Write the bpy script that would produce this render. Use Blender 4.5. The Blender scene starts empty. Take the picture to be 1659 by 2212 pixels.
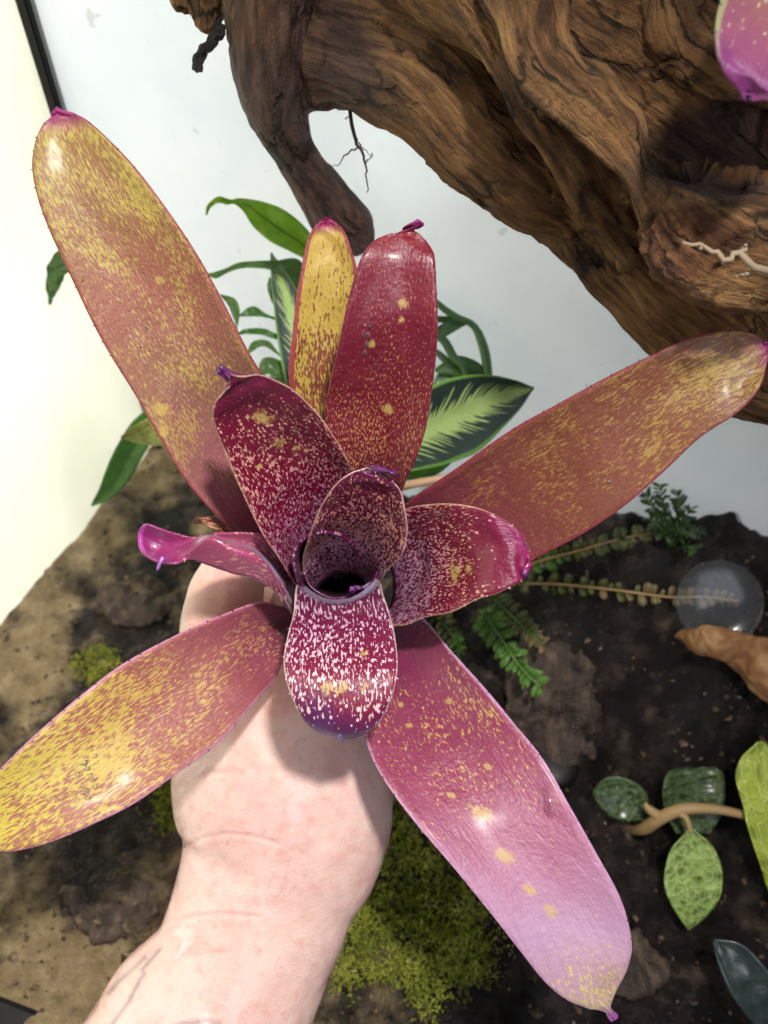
import bpy, math, random
import numpy as np
from mathutils import Vector, noise as mnoise
random.seed(7); np.random.seed(7)
S = bpy.context.scene
COL = S.collection

# ------------------------------------------------------------------ camera
PITCH = math.radians(51.5); SP, CP = math.sin(PITCH), math.cos(PITCH)
CAMH = 0.52
F, CX, CY = 1841.0, 829.5, 1106.0          # photo measured at 1659 x 2212
cam = bpy.data.cameras.new('camera'); camo = bpy.data.objects.new('camera', cam); COL.objects.link(camo)
camo.location = (0, 0, CAMH); camo.rotation_euler = (math.pi/2 - PITCH, 0, 0)
cam.sensor_fit = 'VERTICAL'; cam.sensor_height = 24.0; cam.lens = 24.0/2/(CY/F)
cam.clip_start = 0.01; cam.clip_end = 50
cam.dof.use_dof = True; cam.dof.focus_distance = 0.295; cam.dof.aperture_fstop = 8.5
S.camera = camo
# ------------------------------------------------------------------ world and lamps
w = bpy.data.worlds.new('World'); S.world = w; w.use_nodes = True
bg = w.node_tree.nodes['Background']; bg.inputs[0].default_value = (0.90, 0.95, 1.0, 1); bg.inputs[1].default_value = 0.16
def lamp(name, kind, loc, target, energy, color, **kw):
    l = bpy.data.lights.new(name, kind); l.energy = energy; l.color = color
    for k, v in kw.items(): setattr(l, k, v)
    o = bpy.data.objects.new(name, l); COL.objects.link(o); o.location = loc
    o.rotation_euler = (Vector(target) - Vector(loc)).to_track_quat('-Z', 'Y').to_euler()
    return o
lamp('terrarium_spot_lamp', 'SPOT', (0.09, 0.01, 0.88), (-0.09, 0.13, 0.2), 21.5, (1.0, 0.97, 0.93), shadow_soft_size=0.02, spot_size=math.radians(58), spot_blend=1.0)
lamp('room_window_light', 'AREA', (0.27, -0.66, 0.98), (0.06, 0.08, 0.2), 2.4, (0.84, 0.85, 1.0), shape='RECTANGLE', size=0.5, size_y=0.5)
# daylight outside the frosted side and back panels
lamp('side_daylight', 'AREA', (-0.52, 0.30, 0.34), (-0.22, 0.16, 0.30), 7.6, (1.0, 0.985, 0.88), shape='RECTANGLE', size=0.7, size_y=0.8)
lamp('back_daylight', 'AREA', (-0.02, 0.85, 0.42), (-0.10, 0.46, 0.34), 5.2, (1.0, 0.995, 0.96), shape='RECTANGLE', size=0.3, size_y=0.7)
lamp('back_reflection_spot', 'SPOT', (0.12, 0.58, 0.42), (0.013, 0.393, 0.31), 1.1, (0.97, 1.0, 1.0), shadow_soft_size=0.012, spot_size=math.radians(20), spot_blend=0.7)  # added spot lamp; its patch stands in for reflections on the back panel
S.view_settings.view_transform = 'Standard'; S.view_settings.look = 'None'
S.view_settings.exposure = 0.15; S.view_settings.gamma = 1.0
S.view_settings.use_curve_mapping = False
S.render.engine = 'CYCLES'

# ------------------------------------------------------------------ geometry helpers
def P(u, v, d):
    cx = (u-CX)/F*d; cy = (CY-v)/F*d
    return np.array((cx, cy*SP + d*CP, CAMH + cy*CP - d*SP))
def proj(p):
    p = np.asarray(p, float); q = p - np.array((0, 0, CAMH))
    cy = q[..., 1]*SP + q[..., 2]*CP; d = q[..., 1]*CP - q[..., 2]*SP
    return CX + F*q[..., 0]/d, CY - F*cy/d, d
CAMP = np.array((0, 0, CAMH))
CORN = np.array((-0.189, 0.490)); DS = np.array((0.9077, -0.4196)); DT = np.array((0.4196, 0.9077))
def tank(s, t):                     # s along the back wall, t distance in front of it
    return CORN + DS*s - DT*t
def st_of(x, y):
    rel = np.array((x, y)) - CORN
    return float(rel@DS), float(-(rel@DT))
def sm(a, b, x):
    x = np.clip((x-a)/(b-a), 0, 1); return x*x*(3-2*x)
def fbm(x, y, z, octv=4): return mnoise.fractal(Vector((x, y, z)), 1.0, 2.0, octv)
def gheight(x, y):
    s, t = st_of(x, y)
    right = float(sm(0.10, 0.46, s))
    h = 0.108*right*float(np.exp(-(max(t, 0)/0.13)**2)) + 0.012*right
    amp = 0.006 + 0.016*float(sm(0.12, 0.3, s))
    h += amp*fbm(x*26, y*26, 3.1, 5) + 0.0035*fbm(x*120, y*120, 7.7, 3)
    return h
def G(u, v, lift=0.0):              # where the view ray of a pixel meets the ground
    a, b = 0.2, 0.9
    dirp = P(u, v, 1.0) - CAMP
    d = 0.2
    while d < 1.2:
        p = CAMP + dirp*d
        if p[2] <= gheight(p[0], p[1]) + lift: break
        d += 0.004
    return CAMP + dirp*d
def cr(pts, m):
    pts = np.asarray(pts, float); n = len(pts)
    if n == 2: return np.array([pts[0]+(pts[1]-pts[0])*k/(m-1) for k in range(m)])
    ext = np.vstack([2*pts[0]-pts[1], pts, 2*pts[-1]-pts[-2]])
    out = []
    for k in range(m):
        x = k/(m-1)*(n-1); i = min(int(x), n-2); f = x-i
        p0, p1, p2, p3 = ext[i], ext[i+1], ext[i+2], ext[i+3]
        out.append(0.5*((2*p1)+(-p0+p2)*f+(2*p0-5*p1+4*p2-p3)*f*f+(-p0+3*p1-3*p2+p3)*f**3))
    return np.array(out)
def unit(a): return a/(np.linalg.norm(a, axis=-1, keepdims=True)+1e-12)

def link(name, me, mat=None, parent=None, smooth=True):
    o = bpy.data.objects.new(name, me); COL.objects.link(o)
    if mat is not None: me.materials.append(mat)
    if parent is not None:
        o.parent = parent; o.matrix_parent_inverse = parent.matrix_basis.inverted()
    if smooth: me.polygons.foreach_set('use_smooth', [True]*len(me.polygons))
    return o
def pymesh(name, V, Fc):
    me = bpy.data.meshes.new(name); me.from_pydata([tuple(map(float, v)) for v in V], [], [tuple(map(int, f)) for f in Fc]); me.update(); return me
def empty(name, loc, label, cat, group=None):
    o = bpy.data.objects.new(name, None); COL.objects.link(o); o.location = tuple(map(float, loc)); o.empty_display_size = 0.01
    return tag(o, label, cat, group)
def tag(o, label, cat, group=None):
    o['label'] = label; o['category'] = cat
    if group: o['group'] = group
    return o

# ------------------------------------------------------------------ materials
def lin(r, g, b):
    f = lambda c: (c/255/12.92) if c/255 <= 0.04045 else ((c/255+0.055)/1.055)**2.4
    return (f(r), f(g), f(b), 1.0)
class M:
    def __init__(s, name):
        s.m = bpy.data.materials.new(name); s.m.use_nodes = True; s.nt = s.m.node_tree
        s.b = s.nt.nodes['Principled BSDF']; s.out = s.nt.nodes['Material Output']
    def n(s, typ, props=None, ins=None):
        nd = s.nt.nodes.new(typ)
        for k, v in (props or {}).items(): setattr(nd, k, v)
        for k, v in (ins or {}).items(): s.set(nd.inputs[k], v)
        return nd
    def set(s, sock, v):
        if isinstance(v, bpy.types.NodeSocket): s.nt.links.new(v, sock)
        else: sock.default_value = v
    def math(s, op, a, b=0.0, c=0.0, clamp=False):
        nd = s.n('ShaderNodeMath', {'operation': op, 'use_clamp': clamp}, {0: a, 1: b, 2: c}); return nd.outputs[0]
    def vmul(s, vec, xyz): return s.n('ShaderNodeVectorMath', {'operation': 'MULTIPLY'}, {0: vec, 1: xyz}).outputs[0]
    def noise(s, vec, scale, detail=3, rough=0.55, dist=0.0):
        return s.n('ShaderNodeTexNoise', None, {'Vector': vec, 'Scale': scale, 'Detail': detail, 'Roughness': rough, 'Distortion': dist}).outputs[0]
    def ramp(s, fac, stops, interp='LINEAR'):
        nd = s.n('ShaderNodeValToRGB'); r = nd.color_ramp; r.interpolation = interp
        while len(r.elements) < len(stops): r.elements.new(0.5)
        for e, (p, c) in zip(r.elements, stops):
            e.position = p; e.color = c if isinstance(c, tuple) else (c, c, c, 1)
        s.set(nd.inputs[0], fac); return nd.outputs[0]
    def mix(s, fac, a, b, mode='MIX'):
        nd = s.n('ShaderNodeMix', {'data_type': 'RGBA', 'blend_type': mode, 'clamp_factor': True}); s.set(nd.inputs[0], fac); s.set(nd.inputs[6], a); s.set(nd.inputs[7], b); return nd.outputs[2]
    def step(s, x, lo, hi):
        nd = s.n('ShaderNodeMapRange', {'interpolation_type': 'SMOOTHSTEP'}, {0: x, 1: lo, 2: hi, 3: 0.0, 4: 1.0}); return nd.outputs[0]
    def bump(s, h, strength=0.3, dist=0.001, normal=None):
        nd = s.n('ShaderNodeBump', None, {'Strength': strength, 'Distance': dist, 'Height': h})
        if normal is not None: s.set(nd.inputs['Normal'], normal)
        return nd.outputs[0]
    def uv(s, name): return s.n('ShaderNodeUVMap', {'uv_map': name}).outputs[0]
    def xyz(s, vec): return s.n('ShaderNodeSeparateXYZ', None, {0: vec}).outputs
    def pos(s): return s.n('ShaderNodeNewGeometry').outputs['Position']
    def attr(s, name): return s.n('ShaderNodeAttribute', {'attribute_name': name})
    def set_b(s, **kw):
        for k, v in kw.items(): s.set(s.b.inputs[k.replace('_', ' ')], v)
    def color(s, c): s.set(s.b.inputs['Base Color'], c)

def plain(name, rgb, rough=0.5, **kw):
    a = M(name); a.color(lin(*rgb)); a.set_b(Roughness=rough, **kw); return a.m

# ------------------------------------------------------------------ leaf builder
def sheet(G3, thick, uvn=None):
    """G3: (n,m,3) grid -> closed thin mesh with UV 'n' (0..1) and 'm' (metres)."""
    n, m, _ = G3.shape
    du = np.zeros_like(G3); du[:, 1:-1] = G3[:, 2:]-G3[:, :-2]; du[:, 0] = G3[:, 1]-G3[:, 0]; du[:, -1] = G3[:, -1]-G3[:, -2]
    dv = np.zeros_like(G3); dv[1:-1] = G3[2:]-G3[:-2]; dv[0] = G3[1]-G3[0]; dv[-1] = G3[-1]-G3[-2]
    N = unit(np.cross(du, dv))
    c = G3[n//2, m//2]
    if N[n//2, m//2] @ (CAMP-c) < 0: N = -N; flip = True
    else: flip = False
    ss = np.linspace(0, 1, m)
    tk = thick*(0.35+0.65*np.sqrt(np.clip(1-(2*ss-1)**4, 0, 1)))[None, :, None]
    V = np.vstack([G3.reshape(-1, 3), (G3-N*tk).reshape(-1, 3)])
    Fc = []; o = n*m
    for i in range(n-1):
        for j in range(m-1):
            a, b, c2, d = i*m+j, i*m+j+1, (i+1)*m+j+1, (i+1)*m+j
            q = (a, b, c2, d) if not flip else (d, c2, b, a)
            Fc.append(q); Fc.append(tuple(x+o for x in q[::-1]))
    ring = [j for j in range(m)] + [i*m+m-1 for i in range(1, n)] + [(n-1)*m+j for j in range(m-2, -1, -1)] + [i*m for i in range(n-2, 0, -1)]
    for k in range(len(ring)):
        a, b = ring[k], ring[(k+1) % len(ring)]
        q = (b, a, a+o, b+o)
        Fc.append(q if not flip else q[::-1])
    me = pymesh('leaf', V, Fc)
    seg = np.linalg.norm(np.diff(G3[:, m//2], axis=0), axis=1); L = np.concatenate([[0], np.cumsum(seg)])
    wd = np.linalg.norm(np.diff(G3, axis=1), axis=2); W = np.concatenate([np.zeros((n, 1)), np.cumsum(wd, axis=1)], axis=1); W -= W[:, -1:]/2
    UN = np.zeros((n, m, 2)); UN[..., 0] = ss[None]; UN[..., 1] = (L/L[-1])[:, None]
    UM = np.zeros((n, m, 2)); UM[..., 0] = W; UM[..., 1] = L[:, None]
    idx = np.zeros(len(me.loops), int); me.loops.foreach_get('vertex_index', idx); idx = idx % o
    for nm, A in (('n', UN), ('m', UM)):
        ul = me.uv_layers.new(name=nm); ul.data.foreach_set('uv', A.reshape(-1, 2)[idx].ravel())
    return me, N, UM, L

LEAF_INFO = {}
def leaf(st, mat, parent, sag=0.12, name='leaf', n=56, m=19, thick=0.0016, wob=0.0006, tip=None, cross=None, spines=True, key=None, label=None, fold=0.0, ctrl=False, spmat=None, rib=0.0):
    """st: [(uL,vL,uR,vR,d[,dR])] base to tip, or ctrl=True: [[(u,v,d),...] across]"""
    if ctrl:
        rows = [cr([P(*q) for q in row], m) for row in st]
        G3 = np.stack([cr(np.array([r[j] for r in rows]), n) for j in range(m)], axis=1)
    else:
        Ls = [P(a[0], a[1], a[4]) for a in st]; Rs = [P(a[2], a[3], a[5] if len(a) > 5 else a[4]) for a in st]
        nb = n-8 if tip is not None else n
        L3, R3 = cr(Ls, nb), cr(Rs, nb)
        if hasattr(sag, '__len__'): sag = list(sag)[:len(st)]
        sg = cr([[x] for x in sag], nb)[:, 0] if hasattr(sag, '__len__') else np.full(nb, sag)
        if tip is not None:
            tp = P(*tip); e = 0.5*(L3[-1]+R3[-1]); hw = (R3[-1]-L3[-1])/2; fwd = 0.5*(L3[-1]+R3[-1]-L3[-2]-R3[-2])
            el, er = [], []
            for k in range(1, 9):
                f = k/8; c = e*(1-f)+tp*f + fwd*0.4*f*(1-f)*2; hwk = hw*((1-f)**3.0*0.94)+unit(hw)*0.00012
                el.append(c-hwk); er.append(c+hwk)
            L3 = np.vstack([L3, el]); R3 = np.vstack([R3, er]); sg = np.concatenate([sg, sg[-1]*np.linspace(.8, 0, 8)])
        A = R3-L3; mid = 0.5*(L3+R3); T = np.gradient(mid, axis=0)
        N = unit(np.cross(A, T)); sgn = np.sign(np.sum(N*(CAMP-mid), axis=1, keepdims=True)); N = N*sgn
        W = np.linalg.norm(A, axis=1)
        ss = np.linspace(0, 1, m)
        prof = (1-np.abs(2*ss-1)**2.2)*(1-fold) + fold*(1-np.abs(2*ss-1))
        # rounder outlines: ease spacing toward margins
        G3 = L3[:, None]+A[:, None]*ss[None, :, None] - N[:, None]*(W*sg)[:, None, None]*prof[None, :, None]
        if rib: G3 = G3 - N[:, None]*rib*np.exp(-((ss-0.5)/0.05)**2)[None, :, None]
        if wob:
            sd = random.random()*50
            for i in range(n):
                for j in range(m):
                    G3[i, j] += N[i]*wob*mnoise.noise(Vector((sd+ss[j]*3.2, i*9.0/n, sd)))*2
    me, N3, UM, Lc = sheet(G3, thick)
    o = link(name, me, mat, parent)
    if label: o['label'] = label
    if key: LEAF_INFO[key] = (G3, N3, UM)
    if spines:
        V, Fc = [], []
        for side in (0, -1):
            E = G3[:, side]; inn = G3[:, 1 if side == 0 else -2]
            cum = np.concatenate([[0], np.cumsum(np.linalg.norm(np.diff(E, axis=0), axis=1))])
            x = 0.012
            while x < cum[-1]*0.965:
                i = min(np.searchsorted(cum, x), n-2); f = 0
                p = E[i-1]+(E[i]-E[i-1])*((x-cum[i-1])/(cum[i]-cum[i-1]+1e-9))
                out = unit(E[i]-inn[i]); tg = unit(E[i+1]-E[i-1]); nr = N3[i, side]
                h = random.uniform(0.0006, 0.0013); r = 0.00034
                k = len(V); p = p - out*0.0003
                V += [p-tg*r, p+tg*r*1.2, p-nr*r*1.4, p+out*h+tg*h*random.uniform(.5, .9)]
                Fc += [(k, k+1, k+3), (k+1, k+2, k+3), (k+2, k, k+3)]
                x += random.uniform(0.0042, 0.0085)
        so = link('margin_spines', pymesh('margin_spines', V, Fc), spmat or SPINE, o, False); so['kind'] = 'stuff'
    return o
def axis_leaf(pts, widths, mat, parent, tilt=0.0, **kw):
    """pts [(u,v,d)], widths in photo px; tilt = depth difference across the leaf in metres"""
    c = np.array(pts, float); tg = np.gradient(c[:, :2], axis=0); tg = unit(tg); pr = np.stack([tg[:, 1], -tg[:, 0]], axis=1)
    st = [(c[i, 0]+pr[i, 0]*widths[i]/2, c[i, 1]+pr[i, 1]*widths[i]/2, c[i, 0]-pr[i, 0]*widths[i]/2, c[i, 1]-pr[i, 1]*widths[i]/2, c[i, 2]-tilt*widths[i]/max(widths), c[i, 2]+tilt*widths[i]/max(widths)) for i in range(len(c))]
    kw.setdefault('spines', False); kw.setdefault('thick', 0.0006); kw.setdefault('n', 26); kw.setdefault('m', 9); kw.setdefault('wob', 0.0004)
    return leaf(st, mat, parent, **kw)
def ring_tube(C, R, A=None, ratio=1.0, seg=14, cap=True):
    """closed tube through centres C with radii R; A optional width direction per station"""
    C = np.asarray(C, float); n = len(C); T = unit(np.gradient(C, axis=0)); V, Fc = [], []
    ref = np.array((0.3, 0.2, 0.93))
    for i in range(n):
        a = A[i] if A is not None else np.cross(T[i], ref)
        a = unit(a - T[i]*(a@T[i])); b = np.cross(T[i], a)
        rt = ratio[i] if hasattr(ratio, '__len__') else ratio
        for k in range(seg):
            th = 2*math.pi*k/seg; V.append(C[i]+R[i]*(a*math.cos(th)+b*rt*math.sin(th)))
    for i in range(n-1):
        for k in range(seg):
            k2 = (k+1) % seg; Fc.append((i*seg+k, i*seg+k2, (i+1)*seg+k2, (i+1)*seg+k))
    if cap:
        Fc.append(tuple(range(seg-1, -1, -1))); Fc.append(tuple((n-1)*seg+k for k in range(seg)))
    return V, Fc
def tube_obj(name, pts, radii, mat, parent=None, seg=8, n=24):
    C = cr(pts, n); R = cr([[r] for r in radii], n)[:, 0]
    V, Fc = ring_tube(C, R, seg=seg); return link(name, pymesh(name, V, Fc), mat, parent)
def outline_tube(st, n=40, ratio=0.8, seg=24, endround=True):
    """st [(uL,vL,uR,vR,d[,ratio])]; d is the depth of the tube axis"""
    Lp = cr([P(a[0], a[1], a[4]) for a in st], n); Rp = cr([P(a[2], a[3], a[4]) for a in st], n)
    rt = cr([[a[5] if len(a) > 5 else ratio] for a in st], n)[:, 0]
    C = (Lp+Rp)/2; R = np.linalg.norm(Rp-Lp, axis=1)/2
    return ring_tube(C, R, A=(Rp-Lp), ratio=rt, seg=seg)
def pix_tube(st, n=26, seg=16):
    """st [(u,v,d,r_px)]"""
    C = cr([P(a[0], a[1], a[2]) for a in st], n); R = cr([[a[3]*a[2]/F] for a in st], n)[:, 0]
    # round the ends
    return ring_tube(C, R, seg=seg)
def blob(c, r, seg=14, rings=9):
    V, Fc = [], []; c = np.asarray(c)
    r = np.asarray(r if hasattr(r, '__len__') else (r, r, r))
    V.append(c+r*np.array((0, 0, 1)))
    for i in range(1, rings):
        ph = math.pi*i/rings
        for k in range(seg):
            th = 2*math.pi*k/seg; V.append(c+r*np.array((math.sin(ph)*math.cos(th), math.sin(ph)*math.sin(th), math.cos(ph))))
    V.append(c-r*np.array((0, 0, 1)))
    for k in range(seg): Fc.append((0, 1+k, 1+(k+1) % seg))
    for i in range(rings-2):
        for k in range(seg):
            a = 1+i*seg; Fc.append((a+k, a+seg+k, a+seg+(k+1) % seg, a+(k+1) % seg))
    e = len(V)-1; a = 1+(rings-2)*seg
    for k in range(seg): Fc.append((e, a+(k+1) % seg, a+k))
    return V, Fc
def joined(parts):
    V, Fc = [], []
    for v, f in parts:
        k = len(V); V += list(v); Fc += [tuple(x+k for x in q) for q in f]
    return V, Fc
def remeshed(parts, voxel, smooth=8, factor=0.5):
    V, Fc = joined(parts); me = pymesh('tmp', V, Fc); o = bpy.data.objects.new('tmp', me); COL.objects.link(o)
    r = o.modifiers.new('r', 'REMESH'); r.mode = 'VOXEL'; r.voxel_size = voxel
    if smooth: s = o.modifiers.new('s', 'SMOOTH'); s.factor = factor; s.iterations = smooth
    dg = bpy.context.evaluated_depsgraph_get(); me2 = bpy.data.meshes.new_from_object(o.evaluated_get(dg))
    bpy.data.objects.remove(o); bpy.data.meshes.remove(me); return me2
def mverts(me):
    a = np.zeros(len(me.vertices)*3); me.vertices.foreach_get('co', a); return a.reshape(-1, 3)
def mnormals(me):
    a = np.zeros(len(me.vertices)*3); me.vertices.foreach_get('normal', a); return a.reshape(-1, 3)
def setverts(me, V): me.vertices.foreach_set('co', V.ravel()); me.update()
def fattr(me, name, arr):
    a = me.attributes.new(name, 'FLOAT', 'POINT'); a.data.foreach_set('value', np.asarray(arr, float))
def vattr(me, name, arr):
    a = me.attributes.new(name, 'FLOAT_VECTOR', 'POINT'); a.data.foreach_set('vector', np.asarray(arr, float).ravel())
def seg_dist(q, poly):
    """distance of 2D points q to a polyline"""
    best = np.full(len(q), 1e9)
    for a, b in zip(poly[:-1], poly[1:]):
        a, b = np.array(a, float), np.array(b, float); ab = b-a
        t = np.clip(((q-a)@ab)/(ab@ab+1e-12), 0, 1); best = np.minimum(best, np.linalg.norm(q-(a+t[:, None]*ab), axis=1))
    return best

# ------------------------------------------------------------------ setting: ground, walls, frame
def wall_mat(name, rgb, rgb2):
    a = M(name); p = a.pos(); n1 = a.noise(p, 9, 4); n2 = a.noise(a.vmul(p, (1, 1, .5)), 160, 4, .7)
    c = a.mix(a.step(n1, .35, .7), lin(*rgb), lin(*rgb2))
    spk = a.noise(p, 90, 2, .5)
    c = a.mix(a.math('MULTIPLY', a.step(spk, .70, .76), .35), c, lin(150, 150, 140))
    c = a.mix(a.math('MULTIPLY', a.step(n2, .55, .9), .25), c, lin(170, 172, 165))
    a.color(c); a.set_b(Roughness=a.math('MULTIPLY_ADD', n1, .25, .12), Specular_IOR_Level=.45)
    a.set(a.b.inputs['Normal'], a.bump(n1, .08, .004))
    tr = a.n('ShaderNodeBsdfTranslucent', None, {0: c}); mx = a.n('ShaderNodeMixShader', None, {0: .42, 1: a.b.outputs[0], 2: tr.outputs[0]}); a.nt.links.new(mx.outputs[0], a.out.inputs['Surface']); return a.m
cg = M('clear_pane'); t_ = cg.n('ShaderNodeBsdfTransparent', None, {0: (.95, .97, .96, 1)}); cg.set_b(Roughness=.05); m2 = cg.n('ShaderNodeMixShader', None, {0: .08, 1: t_.outputs[0], 2: cg.b.outputs[0]}); cg.nt.links.new(m2.outputs[0], cg.out.inputs['Surface'])
def slab(name, a, b, z0, z1, th, mat, parent=None):
    """vertical panel from tank point a to b (s,t), thickness th behind the face"""
    A, B = tank(*a), tank(*b); d = unit(B-A); nrm = np.array((-d[1], d[0]))*th
    V = [(*A, z0), (*B, z0), (*(B+nrm), z0), (*(A+nrm), z0), (*A, z1), (*B, z1), (*(B+nrm), z1), (*(A+nrm), z1)]
    Fc = [(0, 1, 5, 4), (1, 2, 6, 5), (2, 3, 7, 6), (3, 0, 4, 7), (4, 5, 6, 7), (3, 2, 1, 0)]
    o = link(name, pymesh(name, V, Fc), mat, parent, False); o.data.materials.append(cg.m)
    for k, pl in enumerate(o.data.polygons): pl.material_index = 0 if k == 0 else 1
    return o
bw = slab('back_wall', (-0.008, 0.0), (0.95, 0.0), -0.06, 0.60, 0.006, wall_mat('white_back_panel', (226, 230, 232), (214, 220, 224))); bw['kind'] = 'structure'
lw = slab('left_wall', (0.0, 0.44), (0.0, 0.0), -0.06, 0.60, 0.006, wall_mat('cream_side_panel', (238, 236, 222), (228, 228, 212))); lw['kind'] = 'structure'

# ground sheet, with soil colour from its own patches
ns, nt_ = 330, 150
V, Fc = [], []; tanw, wet = [], []
tan_spots = [(330, 1000, 90, 1.0), (200, 1180, 120, 1.0), (60, 1420, 110, .95), (120, 1290, 90, .8), (90, 1560, 90, .55), (30, 1900, 80, .35), (90, 2080, 130, .95), (230, 2060, 90, .6), (200, 2190, 120, 1.), (20, 1700, 80, .5), (60, 2190, 100, 1.), (780, 2200, 120, .38), (350, 1880, 60, .35), (420, 1150, 50, .4)]
dark_spots = [(290, 1230, 100), (330, 1330, 100), (230, 1400, 60), (150, 1600, 60), (300, 1560, 90), (310, 1840, 90), (170, 1880, 70)]
ts3 = [(G(u, v), r*0.62/F, wt) for u, v, r, wt in tan_spots]; ds3 = [(G(u, v), r*0.62/F) for u, v, r in dark_spots]
for i in range(ns):
    s = 0.95*i/(ns-1)
    for j in range(nt_):
        t = -0.002 + 0.45*j/(nt_-1); x, y = tank(s, t); z = gheight(x, y); V.append((x, y, z))
        nz = fbm(x*40, y*40, 1.3, 4); a = 0.0
        for c, r, wt in ts3: a = max(a, wt*math.exp(-((x-c[0])**2+(y-c[1])**2)/(r*r)*0.8))
        for c, r in ds3: a -= 0.7*math.exp(-((x-c[0])**2+(y-c[1])**2)/(r*r))
        tanw.append(max(a, .20*float(1-sm(.16, .30, s))) + 0.35*nz)
for i in range(ns-1):
    for j in range(nt_-1): Fc.append((i*nt_+j, i*nt_+j+1, (i+1)*nt_+j+1, (i+1)*nt_+j))
me = pymesh('ground', V, [f[::-1] for f in Fc]); fattr(me, 'tan', tanw)
a = M('wet_soil_and_sand'); p = a.pos(); tn = a.attr('tan').outputs['Fac']
n1 = a.noise(p, 60, 6, .65); n2 = a.noise(p, 650, 5, .7); n3 = a.noise(p, 18, 3)
dark = a.ramp(n1, [(.28, lin(17, 14, 13)), (.45, lin(34, 27, 25)), (.6, lin(58, 46, 41)), (.78, lin(92, 74, 62))])
tanc = a.ramp(n1, [(.25, lin(112, 92, 66)), (.5, lin(176, 152, 112)), (.75, lin(206, 186, 148))])
mk = a.step(a.math('ADD', tn, a.math('MULTIPLY', a.math('SUBTRACT', n1, .5), .7)), .12, .72)
c = a.mix(mk, dark, tanc); c = a.mix(a.math('MULTIPLY', a.step(n2, .5, .75), .45), c, a.mix(.5, c, lin(40, 32, 27)))
a.color(c); a.set_b(Roughness=a.math('MULTIPLY_ADD', n1, .6, -.06), Specular_IOR_Level=.7)
hh = a.math('ADD', a.math('MULTIPLY', n1, 1.0), a.math('MULTIPLY', n2, .7))
a.set(a.b.inputs['Normal'], a.bump(hh, 1.0, .005))
go = link('ground', me, a.m); go['kind'] = 'structure'; go['label'] = 'dark wet soil with tan sandy patches'
SOILM = a.m

BLACK = plain('black_frame_plastic', (10, 10, 11), .5, Specular_IOR_Level=.25)
fr = empty('terrarium_frame', (*tank(0.0, 0.0), 0), 'black plastic terrarium frame, corner post and front rail', 'frame')
def bar(name, p, q, wd, hd, parent, mat):
    p, q = np.array(p, float), np.array(q, float); t = unit(q-p); a = unit(np.cross(t, (0.3, 0.7, 0.6))); b = np.cross(t, a); V = []
    if abs(t[2]) > .9: a = np.array((*DS, 0)); b = np.array((*DT, 0))
    else: a = np.array((*DT, 0)); b = np.array((0, 0, 1.0))
    bev = .22
    for c in (p, q):
        for (x, y) in ((-1, -1+bev), (-1+bev, -1), (1-bev, -1), (1, -1+bev), (1, 1-bev), (1-bev, 1), (-1+bev, 1), (-1, 1-bev)): V.append(c+a*x*wd/2+b*y*hd/2)
    Fc = [(k, (k+1) % 8, 8+(k+1) % 8, 8+k) for k in range(8)]+[tuple(range(7, -1, -1)), tuple(range(8, 16))]
    return link(name, pymesh(name, V, Fc), mat, parent, False)
c0 = tank(0.004, 0.004); bar('corner_post', (*c0, -0.02), (*c0, 0.60), .0075, .0075, fr, BLACK)
c2 = tank(0.0078, 0.003); bar('post_edge_highlight', (*c2, -0.02), (*c2, 0.598), .0014, .003, fr, plain('highlight_grey', (120, 122, 118), .4))  # added grey strip that paints the highlight along the post's edge
f1, f2 = tank(-0.02, 0.425), tank(0.95, 0.425)
pa = P(-40, 2196, .452); pb = P(420, 2372, .449)
bar('front_rail', pa-(pb-pa)*.3, pb+(pb-pa)*1.6, .022, .02, fr, BLACK)

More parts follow.
